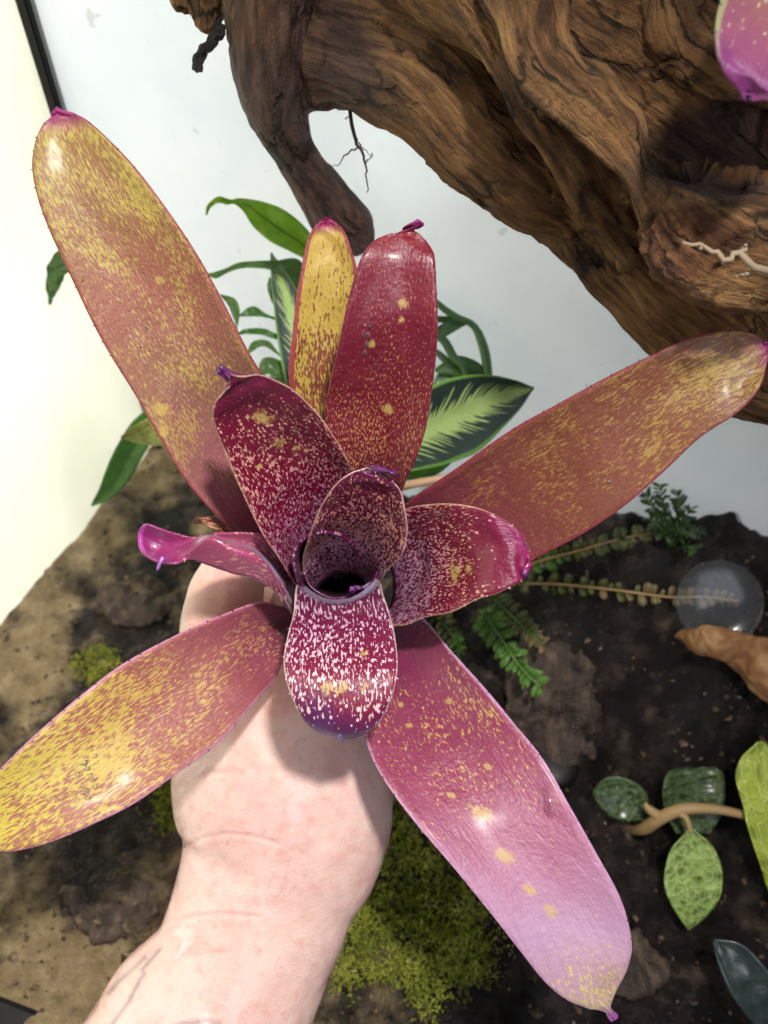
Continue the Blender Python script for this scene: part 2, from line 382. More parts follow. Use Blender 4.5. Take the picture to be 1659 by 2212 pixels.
# ------------------------------------------------------------------ driftwood
WT = {
 'branch': ([(480, -160, 740, -140, .315), (474, -40, 715, -30, .325), (482, 40, 700, 40, .332), (497, 110, 690, 112, .34), (506, 175, 680, 178, .348), (545, 260, 670, 258, .36), (585, 330, 682, 312, .37), (618, 395, 715, 362, .382), (645, 450, 752, 405, .39), (672, 495, 790, 452, .395), (706, 530, 806, 480, .398), (742, 552, 806, 512, .4), (766, 556, 795, 535, .4)], .85),
 'stub': ([(640, -160, 340, -160, .33), (520, -60, 352, -50, .335), (500, 10, 366, 5, .338), (480, 40, 384, 36, .339), (440, 44, 396, 46, .34)], .6),
 'trunk': ([(650, 120, 740, -200, .350), (668, 190, 820, -110, .345), (738, 226, 920, -50, .333), (850, 270, 1060, 10, .322), (950, 378, 1170, 130, .328), (1050, 472, 1290, 220, .334), (1150, 510, 1390, 310, .338), (1260, 615, 1480, 400, .342), (1390, 745, 1620, 520, .346), (1530, 850, 1760, 640, .352), (1690, 935, 1890, 770, .36), (1860, 1060, 2060, 920, .385), (1950, 1200, 2150, 1100, .42), (1990, 1330, 2190, 1280, .46)], .8),
 'upper_mass': ([(760, -120, 900, -330, .30), (900, 30, 1120, -280, .292), (1040, 110, 1330, -230, .285), (1120, 220, 1560, -120, .288), (1230, 320, 1760, 0, .292), (1380, 420, 1900, 120, .298), (1500, 560, 2000, 300, .305), (1620, 680, 2050, 480, .32)], .55),
 'ridge': ([(1010, -120, 1230, -140, .262), (1060, 20, 1240, -10, .262), (1095, 160, 1250, 90, .262), (1200, 270, 1320, 170, .262), (1300, 360, 1410, 290, .262), (1350, 440, 1470, 375, .26), (1375, 500, 1500, 420, .262)], .7),
 'knob': ([(1340, 400, 1400, 380, .27), (1378, 470, 1560, 360, .262), (1392, 545, 1640, 400, .26), (1455, 600, 1720, 420, .262), (1550, 628, 1780, 440, .264), (1660, 655, 1860, 480, .27), (1800, 700, 1950, 520, .28)], .5),
 'rib_top': ([(860, -120, 960, -180, .268), (960, 10, 1050, -30, .272), (1030, 110, 1110, 60, .275), (1090, 220, 1160, 170, .272), (1150, 330, 1230, 270, .282), (1240, 470, 1320, 400, .296), (1350, 590, 1420, 520, .306)], .7),
 'brow': ([(1400, -120, 1560, -120, .262), (1400, 30, 1500, 10, .262), (1420, 120, 1520, 80, .264), (1500, 200, 1580, 130, .266), (1600, 240, 1660, 170, .268), (1760, 260, 1800, 190, .27)], .6),
}
parts = [blob(P(682, 190, .350), .0085), blob(P(700, 196, .346), .0075)]; curves = []
for k, (st, rt) in WT.items():
    parts.append(outline_tube(st, n=44, ratio=rt, seg=22))
    Lp = cr([P(q[0], q[1], q[4]) for q in st], 60); Rp = cr([P(q[2], q[3], q[4]) for q in st], 60)
    C = (Lp+Rp)/2; R = np.linalg.norm(Rp-Lp, axis=1)/2; T = unit(np.gradient(C, axis=0)); A = unit(Rp-Lp); A = unit(A-T*np.sum(A*T, 1, keepdims=True)); B = np.cross(T, A)
    sl = np.concatenate([[0], np.cumsum(np.linalg.norm(np.diff(C, axis=0), axis=1))]); curves.append((k, C, R, T, A, B, sl))
me = remeshed(parts, 0.0016, 10)
V = mverts(me); N = mnormals(me)
best = np.full(len(V), 1e9); which = np.zeros(len(V), int); gr = np.zeros((len(V), 3))
for ci, (k, C, R, T, A, B, sl) in enumerate(curves):
    for a0 in range(0, len(V), 20000):
        q = V[a0:a0+20000]; D = np.linalg.norm(q[:, None]-C[None], axis=2)/(R[None]+.004); i = D.argmin(1); dm = D[np.arange(len(q)), i]
        rel = q-C[i]; g = np.stack([np.sum(rel*A[i], 1), np.sum(rel*B[i], 1), sl[i]+np.sum(rel*T[i], 1)], 1)+ci*.37
        up = dm < best[a0:a0+20000]
        best[a0:a0+20000][up] = dm[up]; which[a0:a0+20000][up] = ci; gr[a0:a0+20000][up] = g[up]
keys = list(WT)
disp = np.zeros(len(V)); cav = np.zeros(len(V))
for i in range(len(V)):
    x, y, s = gr[i]; p = V[i]; amp = .55 if which[i] < 2 else 1.0
    lump = mnoise.fractal(Vector(p*26), 1.0, 2.0, 3)
    r1 = mnoise.fractal(Vector((x*210+lump*1.4, y*210, s*26)), 1.0, 2.0, 3)
    r2 = abs(mnoise.noise(Vector((x*330+lump*1.5, y*330, s*26))))
    r3 = mnoise.fractal(Vector((x*420, y*420, s*60)), 1.0, 2.0, 2)
    crk = max(0.0, 1-abs(mnoise.noise(Vector((x*75+lump*1.2, y*75, s*9+5))))*9)
    disp[i] = amp*(.0040*lump + .0011*r1 + .0006*r2 + .0006*r3 - .0018*crk*crk); cav[i] = crk*crk*.8 + max(0, -r1)*.6 + max(0, -lump)*.3
ku, kv, kd = proj(V)
# hollow right of the ridge, in a darker tone, and pitted broken face of the knob
hol = np.exp(-(((ku-1570)/150)**2+((kv-330)/95)**2)**2)*(N@np.array((0, -.62, .78)) > -.2)
disp -= .010*hol
pit = np.exp(-(((ku-1500)/140)**2+((kv-520)/90)**2)**2)
for i in np.nonzero(pit > .05)[0]:
    q = V[i]*150; e = mnoise.fractal(Vector(q), .8, 2.1, 4); disp[i] += pit[i]*.004*e; cav[i] += pit[i]*max(0, -e)*1.2
V2 = V + N*disp[:, None]
setverts(me, V2)
tone = np.where(which == 0, 1.0, np.where(which == 1, .12, .25)); tone = np.clip(tone + .9*hol + .75*np.exp(-(((ku-730)/90)**2+((kv-110)/150)**2)) - .35*(which == 0)*sm(260, 60, kv), 0, 1)
vattr(me, 'grain', gr); fattr(me, 'tone', tone); fattr(me, 'cav', np.clip(cav, 0, 1.5)); fattr(me, 'rot', pit)
a = M('driftwood_brown'); g = a.attr('grain').outputs['Vector']; tn = a.attr('tone').outputs['Fac']; cv = a.attr('cav').outputs['Fac']; rot = a.attr('rot').outputs['Fac']
n1 = a.noise(a.vmul(g, (260, 260, 40)), 1.0, 5, .62, .6); n2 = a.noise(a.vmul(g, (700, 700, 60)), 1.0, 3, .6); n3 = a.noise(a.pos(), 34, 4)
tan_ = a.ramp(n1, [(.25, lin(70, 47, 31)), (.42, lin(128, 90, 56)), (.58, lin(176, 129, 79)), (.75, lin(212, 166, 110))])
drk = a.ramp(n1, [(.25, lin(44, 32, 29)), (.5, lin(96, 71, 61)), (.75, lin(138, 106, 90))])
c = a.mix(a.step(a.math('ADD', tn, a.math('MULTIPLY', a.math('SUBTRACT', n3, .5), 1.1)), .25, .8), tan_, drk)
c = a.mix(a.math('MULTIPLY', a.step(a.math('ADD', rot, a.math('MULTIPLY', a.math('SUBTRACT', n3, .5), .8)), .5, .8), .6), c, a.ramp(n1, [(.3, lin(40, 22, 16)), (.52, lin(110, 58, 30)), (.7, lin(172, 108, 66))]))
c = a.mix(a.math('MULTIPLY', a.step(cv, .25, 1.0), .55), c, lin(34, 24, 20))
c = a.mix(a.step(n2, .45, .8), c, a.mix(.55, c, lin(34, 23, 17))); c = a.mix(a.math('MULTIPLY', a.step(n3, .5, .7), .45), c, lin(70, 50, 38))
gd_ = a.n('ShaderNodeVectorMath', {'operation': 'ADD'}, {0: a.vmul(g, (95, 95, 13)), 1: a.n('ShaderNodeCombineXYZ', None, {0: a.math('MULTIPLY', n3, 2.2), 1: a.math('MULTIPLY', n1, .8), 2: 0.0}).outputs[0]}).outputs[0]
ce = a.n('ShaderNodeTexVoronoi', {'feature': 'DISTANCE_TO_EDGE'}, {'Vector': gd_, 'Scale': 1.0}).outputs[0]
ck = a.math('MULTIPLY', a.math('SUBTRACT', 1.0, a.step(ce, .0, .07)), a.step(n3, .42, .6)); c = a.mix(a.math('MULTIPLY', ck, .85), c, lin(24, 16, 13))
a.color(c); a.set_b(Roughness=a.math('SUBTRACT', .82, a.math('MULTIPLY', tn, .42)), Specular_IOR_Level=.4)
a.set(a.b.inputs['Normal'], a.bump(a.math('ADD', a.math('ADD', n1, a.math('MULTIPLY', a.noise(a.pos(), 420, 5, .75), .9)), a.math('SUBTRACT', a.math('MULTIPLY', n2, .8), a.math('MULTIPLY', ck, .9))), 1.0, .0036))
WOODM = a.m
dw = link('driftwood', me, a.m); tag(dw, 'large gnarled brown driftwood log arching over the terrarium, one branch hanging down', 'driftwood')
DARKB = plain('dark_root_bark', (54, 42, 36), .7); PALE = plain('pale_dry_root', (158, 138, 112), .8)
# splinter under the stub
leafless = axis_leaf([(474, 50, .33), (462, 75, .331), (445, 95, .332), (432, 120, .333), (424, 150, .333)], [20, 22, 17, 12, 3], plain('charred_splinter', (46, 44, 38), .8), dw, name='splinter', sag=.2, thick=.002, wob=.002)
def rootlets(name, lines, mat, parent, label=None):
    ps = []
    for pts in lines:
        pw = [P(*q[:3]) for q in pts]; C = cr(pw, 16); C += np.random.normal(0, .00035, C.shape); R = np.linspace(pts[0][3], pts[-1][3], 16)
        ps.append(ring_tube(C, R, seg=6))
    V, Fc = joined(ps); o = link(name, pymesh(name, V, Fc), mat, parent)
    if label: o['label'] = label
    return o
rootlets('hanging_root', [[(752, 222, .345, .0009), (764, 290, .347, .0007), (776, 320, .347, .0006), (790, 345, .348, .0006), (792, 380, .348, .0004), (796, 420, .348, .0002)],
   [(776, 318, .347, .0004), (750, 330, .346, .0003), (735, 352, .346, .0003), (712, 362, .346, .0001)], [(768, 300, .347, .0003), (785, 322, .346, .0003), (804, 335, .346, .0001)],
   [(740, 226, .345, .0004), (715, 230, .345, .0003), (690, 238, .345, .0001)], [(757, 250, .346, .0003), (745, 258, .346, .0001)], [(790, 350, .348, .0003), (800, 340, .348, .0002), (806, 330, .348, .0001)]], DARKB, dw)
tw = rootlets('dry_root', [[(1478, 526, .238, .0005), (1520, 535, .236, .0008), (1550, 545, .235, .0008), (1572, 560, .235, .0006), (1600, 548, .235, .0007), (1640, 580, .236, .0009), (1720, 600, .245, .0012)],
   [(1600, 548, .235, .0008), (1612, 530, .236, .0004)], [(1520, 535, .236, .0005), (1512, 524, .236, .0002)], [(1640, 580, .236, .0007), (1610, 590, .238, .0008), (1590, 600, .24, .0003)], [(1572, 560, .235, .0006), (1560, 568, .236, .0002)]], PALE, None)
tag(tw, 'thin pale dry root clinging to the broken knob of the driftwood', 'root')

# ------------------------------------------------------------------ bromeliad
SPINE = plain('dark_spine', (70, 25, 40), .5)
def bmat(name, ramp, fleck, thr, sc=(330, 95), dots=None, spots=(), spotcol=(196, 168, 92), margin=None, tip=(135, 35, 130), tipat=.95, rough=.5, coat=.12, seed=0.0, sheen=.04, fw=.05, sheencol=(215, 200, 235), patch=.3, mixf=1.0, tipcoat=0.0):
    a = M(name); un = a.uv('n'); um = a.n('ShaderNodeVectorMath', {'operation': 'ADD'}, {0: a.uv('m'), 1: (seed, seed*.37, seed*.11)}).outputs[0]
    u, v = a.xyz(un)[0], a.xyz(un)[1]
    pn = a.noise(a.vmul(um, (1, .6, 1)), 62, 4, .6); pn2 = a.noise(a.vmul(um, (60, 22, 1)), 1.0, 3)
    vv = a.math('ADD', v, a.math('MULTIPLY', a.math('SUBTRACT', pn2, .5), .28))
    base = a.ramp(vv, [(p, lin(*c)) for p, c in ramp])
    base = a.mix(a.math('MULTIPLY', a.noise(um, 900, 2), .35), base, a.mix(.5, base, lin(60, 15, 35)))
    base = a.mix(a.math('MULTIPLY', a.step(a.noise(a.vmul(um, (1900, 30, 1)), 1.0, 3, .6), .45, .75), .3), base, a.mix(.6, base, lin(70, 20, 40)))
    fl = a.noise(a.vmul(um, (sc[0]*3.2, sc[1]*3.2, 1)), 1.0, 2, .5, .1)
    T = a.ramp(v, [(p, t) for p, t in thr])
    T = a.math('SUBTRACT', T, a.math('MULTIPLY', a.math('SUBTRACT', pn, .5), patch))
    mk = a.step(fl, T, a.math('ADD', T, fw))
    if dots:
        vo = a.n('ShaderNodeTexVoronoi', {'feature': 'F1'}, {'Vector': a.n('ShaderNodeVectorMath', {'operation': 'ADD'}, {0: a.vmul(um, (1.0, dots[1], 1)), 1: (0, 0, 0)}).outputs[0], 'Scale': dots[0], 'Randomness': 1.0})
        rr = a.math('MULTIPLY', a.n('ShaderNodeSeparateColor', None, {0: vo.outputs['Color']}).outputs[0], dots[2])
        dn = a.ramp(v, [(p, t) for p, t in dots[3]]); rr = a.math('MULTIPLY', rr, dn)
        dm = a.math('SUBTRACT', 1.0, a.step(vo.outputs['Distance'], a.math('MULTIPLY_ADD', rr, .8, -.02), a.math('ADD', rr, .002)))
        mk = a.math('MAXIMUM', mk, dm)
    fcol = a.ramp(v, [(p, lin(*c)) for p, c in fleck])
    col = a.mix(a.math('MULTIPLY', mk, mixf), base, fcol)
    wn = a.noise(a.vmul(um, (900, 420, 1)), 1.0, 4, .7)
    for (cx, cy, r, rough_) in spots:
        q = a.n('ShaderNodeVectorMath', {'operation': 'DISTANCE'}, {0: a.uv('m'), 1: (cx, cy, 0)}).outputs[1]
        q = a.math('ADD', a.math('DIVIDE', q, r), a.math('MULTIPLY', a.math('SUBTRACT', wn, .5), rough_*3.))
        col = a.mix(a.math('MULTIPLY', a.math('SUBTRACT', 1.0, a.step(q, .5, 1.15)), .65), col, lin(*spotcol))
    e = a.math('MULTIPLY', a.math('ABSOLUTE', a.math('SUBTRACT', u, .5)), 2.0)
    if margin:
        en = a.math('ADD', e, a.math('MULTIPLY', a.math('SUBTRACT', pn, .5), .06))
        col = a.mix(a.step(en, margin[1], margin[1]+.05), col, lin(*margin[0]))
    tt = a.math('ADD', v, a.math('MULTIPLY', a.math('SUBTRACT', pn, .5), .05))
    col = a.mix(a.step(tt, tipat-.02, tipat+.03), col, lin(*tip))
    a.color(col)
    wet = a.noise(um, 110, 3, .6)
    a.set_b(Roughness=a.math('MULTIPLY_ADD', wet, .35, rough-.17), Coat_Weight=a.math('MULTIPLY_ADD', a.step(v, .84, .96), tipcoat, coat), Coat_Roughness=.22, Sheen_Weight=sheen, Sheen_Roughness=.4, Sheen_Tint=lin(*sheencol), Subsurface_Weight=.04, Subsurface_Scale=.003)
    a.set(a.b.inputs['Subsurface Radius'], (1.0, .4, .3))
    ln = a.noise(a.vmul(um, (1500, 45, 1)), 1.0, 2); fb = a.noise(um, 700, 3)
    a.set(a.b.inputs['Normal'], a.bump(a.math('ADD', a.math('MULTIPLY', ln, .7), a.math('MULTIPLY', fb, .8)), .55, .0007, a.bump(wet, .3, .003)))
    return a.m
def spot_uv(key, lst):
    G3, N3, UM = LEAF_INFO[key]; pu, pv, pd = proj(G3.reshape(-1, 3)); out = []
    for (u, v, r, *rg) in lst:
        k = np.argmin((pu-u)**2+(pv-v)**2); x, y = UM.reshape(-1, 2)[k]; out.append((float(x), float(y), r*pd[k]/F, rg[0] if rg else .9))
    return out
bro = empty('bromeliad', P(735, 1330, .43), 'red and yellow speckled bromeliad rosette gripped in the hand', 'bromeliad')
BR = {}
def bleaf(key, st, spec, spots=(), **kw):
    o = leaf(st, None, bro, key=key, **kw); m_ = bmat('bromeliad_leaf_'+key, spots=spot_uv(key, spots), **spec); o.data.materials.append(m_); BR[key] = o; return o
OUT = dict(mixf=.75, fw=.2, patch=.7, fleck=[(0, (180, 120, 100)), (.4, (190, 166, 88)), (1, (198, 184, 80))], sc=(520, 130))
# upper left long leaf
bleaf('long_upper_left', [(570, 1215, 690, 1110, .352), (505, 1148, 640, 985, .338), (415, 1053, 603, 895, .326), (345, 943, 567, 815, .315), (298, 860, 533, 757, .308), (220, 733, 480, 652, .298), (150, 590, 422, 548, .290), (95, 465, 352, 443, .284), (71, 370, 287, 358, .281), (74, 310, 228, 296, .28), (90, 272, 185, 260, .28), (108, 254, 160, 249, .28)],
  dict(ramp=[(0, (150, 55, 95)), (.2, (152, 88, 98)), (.42, (152, 106, 86)), (.62, (158, 98, 78)), (.85, (158, 114, 76)), (1, (166, 124, 78))], thr=[(0, .6), (.15, .53), (.35, .48), (.6, .51), (.78, .46), (1, .42)], tip=(165, 50, 120), tipat=.965, margin=((150, 62, 66), .955), seed=1.3, **OUT),
  spots=[(343, 612, 11), (352, 885, 16), (358, 930, 14)], tip=(117, 238, .28), sag=[.2, .24, .24, .2, .16, .14, .12, .1, .1, .1, .1, .05, .0, .0])
# right long leaf
bleaf('long_right', [(845, 1120, 880, 1330, .355), (890, 1078, 1035, 1280, .338), (980, 1018, 1150, 1210, .326), (1100, 933, 1252, 1157, .313), (1200, 877, 1347, 1093, .303), (1300, 822, 1432, 1018, .296), (1400, 772, 1512, 944, .29), (1490, 731, 1585, 897, .286), (1552, 716, 1622, 864, .285), (1600, 714, 1646, 824, .285), (1632, 726, 1656, 785, .286), (1648, 740, 1658, 764, .287)],
  dict(ramp=[(0, (118, 40, 82)), (.2, (128, 56, 66)), (.45, (128, 70, 54)), (.7, (130, 74, 54)), (1, (142, 92, 58))], thr=[(0, .66), (.25, .56), (.5, .54), (.68, .5), (.85, .44), (1, .43)], tip=(160, 45, 120), tipat=.97, margin=((140, 50, 62), .95), seed=4.1, fleck=[(0, (180, 110, 70)), (.4, (170, 134, 66)), (1, (184, 158, 72))], sc=(540, 140), mixf=.72, fw=.2, patch=.7), tip=(1660, 741, .286), sag=[.2, .22, .2, .17, .15, .14, .13, .12, .12, .1, .08, .05, 0, 0])
# yellow leaf behind
bleaf('yellow_back', [(670, 1060, 800, 1050, .362), (640, 900, 795, 905, .348), (625, 816, 787, 820, .339), (633, 722, 782, 722, .332), (643, 632, 776, 640, .326), (653, 576, 769, 580, .323), (664, 525, 755, 531, .321), (677, 496, 741, 499, .32), (692, 481, 724, 484, .32)],
  dict(ramp=[(0, (150, 110, 70)), (.35, (140, 74, 58)), (.6, (135, 72, 56)), (.75, (140, 88, 56)), (1, (170, 120, 66))], fleck=[(0, (186, 168, 84)), (.5, (192, 166, 74)), (1, (204, 172, 84))], thr=[(0, .45), (.35, .5), (.58, .47), (.66, .39), (.8, .38), (1, .3)], sc=(480, 120), tip=(160, 42, 100), tipat=.95, margin=((158, 66, 70), .86), seed=6.0, patch=.45, fw=.05), tip=(707, 470, .32), sag=.16, label='narrow yellow leaf with dark streaks')
# red upper centre leaf
bleaf('red_upper', [(735, 1130, 865, 1110, .345), (752, 1035, 868, 1058, .327), (725, 960, 895, 995, .316), (703, 900, 917, 930, .309), (712, 840, 931, 850, .303), (730, 760, 941, 768, .296), (748, 670, 945, 690, .29), (767, 595, 942, 612, .287), (783, 552, 939, 555, .286), (805, 522, 926, 524, .287), (835, 507, 908, 506, .288), (862, 501, 895, 500, .289)],
  dict(ramp=[(0, (80, 10, 38)), (.3, (112, 24, 40)), (.6, (108, 16, 38)), (.85, (122, 24, 44)), (1, (146, 44, 54))], fleck=[(0, (196, 140, 108)), (.4, (186, 134, 84)), (1, (186, 104, 84))], thr=[(0, .5), (.25, .52), (.45, .56), (.62, .61), (.8, .62), (1, .58)], sc=(600, 200), fw=.1, mixf=.85, tip=(150, 35, 110), tipat=.955, seed=8.4, rough=.40, coat=.3, margin=((120, 30, 55), .97)), spots=[(875, 655, 12), (868, 690, 8), (845, 878, 13), (800, 735, 9)], tip=(909, 481, .285), sag=[.25, .25, .22, .2, .16, .12, .08, .06, .05, .05, .05, .02, 0, 0])
# lower left long leaf (yellow)
bleaf('long_lower_left', [(660, 1325, 655, 1390, .362), (605, 1309, 622, 1410, .345), (555, 1303, 597, 1462, .333), (465, 1336, 552, 1512, .319), (365, 1381, 472, 1602, .307), (265, 1436, 377, 1673, .297), (185, 1496, 287, 1737, .289), (95, 1571, 192, 1784, .283), (30, 1633, 105, 1820, .28), (-25, 1692, 25, 1840, .279), (-60, 1745, -30, 1836, .28), (-74, 1782, -58, 1818, .282)],
  dict(ramp=[(0, (108, 40, 66)), (.2, (146, 68, 86)), (.42, (160, 92, 88)), (.6, (164, 96, 80)), (1, (168, 112, 84))], fleck=[(0, (190, 130, 100)), (.35, (194, 158, 88)), (1, (206, 194, 64))], thr=[(0, .66), (.2, .6), (.38, .53), (.55, .46), (.75, .41), (1, .38)], sc=(480, 120), fw=.16, patch=.7, mixf=.85, tip=(160, 50, 110), seed=11.2, margin=((190, 120, 150), .95), sheen=.15), tip=(-84, 1806, .284), sag=[.25, .25, .2, .17, .15, .13, .12, .1, .1, .08, .05, .03, 0, 0])
# lower right long leaf; lavender outer half is silvery scurf plus painted glare
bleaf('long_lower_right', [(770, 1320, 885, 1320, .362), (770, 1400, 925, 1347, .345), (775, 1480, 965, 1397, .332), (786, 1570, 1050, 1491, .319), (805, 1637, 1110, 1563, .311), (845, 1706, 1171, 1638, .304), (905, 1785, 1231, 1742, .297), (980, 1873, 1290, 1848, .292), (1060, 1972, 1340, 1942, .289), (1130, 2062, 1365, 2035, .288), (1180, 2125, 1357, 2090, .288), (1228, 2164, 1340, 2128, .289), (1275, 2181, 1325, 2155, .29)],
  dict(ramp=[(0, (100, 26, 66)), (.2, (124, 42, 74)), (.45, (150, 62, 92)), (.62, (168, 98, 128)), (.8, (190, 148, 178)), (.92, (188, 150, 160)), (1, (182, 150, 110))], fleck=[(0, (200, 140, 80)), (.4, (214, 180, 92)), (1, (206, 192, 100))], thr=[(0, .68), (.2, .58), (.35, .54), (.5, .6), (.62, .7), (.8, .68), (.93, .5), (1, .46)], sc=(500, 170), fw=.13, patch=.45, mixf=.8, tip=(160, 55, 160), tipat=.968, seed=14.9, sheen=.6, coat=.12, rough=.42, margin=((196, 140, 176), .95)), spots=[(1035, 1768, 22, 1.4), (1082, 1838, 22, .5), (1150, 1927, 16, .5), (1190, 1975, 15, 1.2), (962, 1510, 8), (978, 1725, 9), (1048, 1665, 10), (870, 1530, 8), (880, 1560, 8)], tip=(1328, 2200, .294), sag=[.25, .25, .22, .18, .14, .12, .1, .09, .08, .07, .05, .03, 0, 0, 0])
SPK = dict(sheen=0., fleck=[(0, (150, 104, 136)), (.3, (196, 150, 172)), (.5, (206, 152, 138)), (1, (204, 150, 120))], sc=(520, 170), tip=(92, 22, 92), rough=.40, coat=.3, fw=.06, tipcoat=.6)
# upper left short leaf with hooked tip
bleaf('short_upper_left', [(655, 1290, 745, 1140, .338), (602, 1203, 754, 1075, .316), (566, 1148, 757, 1020, .303), (520, 1053, 739, 975, .291), (486, 975, 706, 925, .281), (466, 920, 674, 885, .275), (461, 893, 642, 853, .271), (467, 873, 606, 828, .268), (484, 852, 566, 812, .266), (496, 838, 532, 815, .264)],
  dict(ramp=[(0, (112, 6, 64)), (.3, (120, 4, 46)), (.7, (108, 5, 40)), (1, (98, 12, 54))], thr=[(0, .49), (.2, .52), (.4, .545), (.58, .575), (.72, .61), (.8, .66), (.88, .9), (1, .95)], dots=(680, .8, .46, [(0, 1.0), (.5, 1.), (.7, 1.), (.82, .75), (.9, .1), (1, 0.)]), margin=((206, 168, 140), .975), tipat=.955, seed=21.0, **SPK), spots=[(568, 905, 20, 1.3), (612, 955, 14, 2.0), (640, 965, 9, 2.0), (565, 1010, 7)], tip=(474, 799, .259), sag=[.3, .3, .28, .24, .18, .13, .10, .09, .08, .05, .0, 0], spmat=plain('pale_spine', (196, 150, 140), .5))
PSP = bpy.data.materials['pale_spine']
# right short leaf
bleaf('short_right', [(805, 1190, 810, 1345, .338), (838, 1130, 868, 1350, .32), (875, 1101, 915, 1333, .309), (943, 1090, 975, 1321, .298), (1000, 1092, 1028, 1295, .291), (1050, 1104, 1075, 1281, .287), (1095, 1126, 1108, 1266, .286), (1128, 1154, 1128, 1252, .287), (1144, 1184, 1138, 1240, .289)],
  dict(ramp=[(0, (74, 8, 54)), (.3, (106, 5, 46)), (.65, (116, 8, 40)), (.82, (118, 18, 56)), (1, (160, 26, 108))], thr=[(0, .52), (.3, .54), (.55, .57), (.7, .62), (.8, .75), (.88, .95)], dots=(640, .7, .44, [(0, .9), (.5, 1.), (.74, .85), (.85, .25), (.92, 0.), (1, 0.)]), margin=((206, 168, 140), .975), tipat=.97, seed=25.0, **SPK), spots=[(985, 1240, 18, 2.2), (1012, 1235, 11, 2.2)], tip=(1131, 1246, .287), sag=[.3, .28, .24, .18, .12, .08, .05, .03, .02, 0, 0], spmat=PSP)
# hooded upper cup leaf
bleaf('cup_hood', [(668, 1300, 812, 1290, .362), (655, 1220, 826, 1248, .330), (668, 1165, 866, 1200, .309), (690, 1105, 878, 1152, .298), (712, 1066, 874, 1105, .291), (738, 1037, 866, 1068, .287), (766, 1019, 852, 1043, .286), (792, 1011, 836, 1026, .287)],
  dict(ramp=[(0, (60, 8, 46)), (.4, (84, 3, 40)), (.8, (106, 4, 50)), (1, (76, 8, 56))], thr=[(0, .46), (.35, .49), (.6, .52), (.8, .55), (.88, .62), (.95, .95)], dots=(560, .75, .46, [(0, 1), (.7, 1), (.9, .5), (1, 0.)]), margin=((200, 160, 150), .965), tipat=.93, seed=31.0, **SPK), spots=[(822, 1042, 4, .3)], tip=(851, 1028, .282), sag=[.42, .42, .34, .27, .22, .16, .10, .05], spmat=PSP)
# front tongue leaf, shade of the cup painted into its dark base
def row(l, r, d, dsag, bow, k=7):
    out = []
    for s in np.linspace(0, 1, k):
        f = 1-(2*s-1)**2; out.append((l[0]+(r[0]-l[0])*s, l[1]+(r[1]-l[1])*s+bow*f, d+dsag*f))
    return out
bleaf('front_tongue', [row((664, 1254), (800, 1247), .385, .0, 34), row((654, 1257), (808, 1250), .350, .0, 38), row((646, 1261), (816, 1254), .322, .001, 41), row((641, 1266), (821, 1260), .3085, .001, 41), row((638, 1290), (826, 1282), .303, .003, 30), row((635, 1325), (838, 1318), .298, .005, 14), row((622, 1372), (851, 1366), .290, .0045, 4), row((613, 1421), (858, 1420), .283, .002, 0), row((617, 1465), (857, 1460), .279, 0, 0), row((633, 1512), (846, 1506), .278, -.001, 2), row((652, 1551), (826, 1550), .2795, -.002, 4), row((676, 1577), (802, 1579), .283, -.003, 5), row((700, 1589), (776, 1592), .286, -.002, 4), row((722, 1596), (754, 1598), .288, 0, 1)],
  dict(ramp=[(0, (30, 4, 22)), (.5, (70, 6, 44)), (.62, (112, 6, 58)), (.84, (124, 6, 50)), (.92, (88, 24, 80)), (1, (82, 46, 104))], thr=[(0, .55), (.5, .54), (.62, .545), (.8, .56), (.88, .58), (.93, .7), (.96, .95)], dots=(560, .75, .44, [(0, .5), (.6, .9), (.88, .95), (.93, .6), (.96, 0.), (1, 0.)]), tipat=1.1, seed=37.0, fleck=[(0, (90, 60, 76)), (.5, (150, 116, 140)), (.64, (212, 180, 200)), (1, (224, 194, 182))], sc=(430, 125), tip=(110, 96, 150), rough=.45, coat=.12, fw=.05, sheen=.3, tipcoat=.0, margin=((222, 200, 190), .965)), spots=[(712, 1488, 14, 2.4), (738, 1486, 13, 2.4), (790, 1480, 8, 2), (785, 1415, 9, 2.)], ctrl=True, m=25, n=64, spmat=PSP, label='short pale spotted leaf with violet tip')
tube_obj('leaf_tip', [P(733, 1570, .2815), P(734, 1585, .2815), P(737, 1597, .284), P(741, 1604, .286)], [.0004, .0008, .0007, .0002], plain('pale_violet_tip', (120, 104, 158), .3), bro)
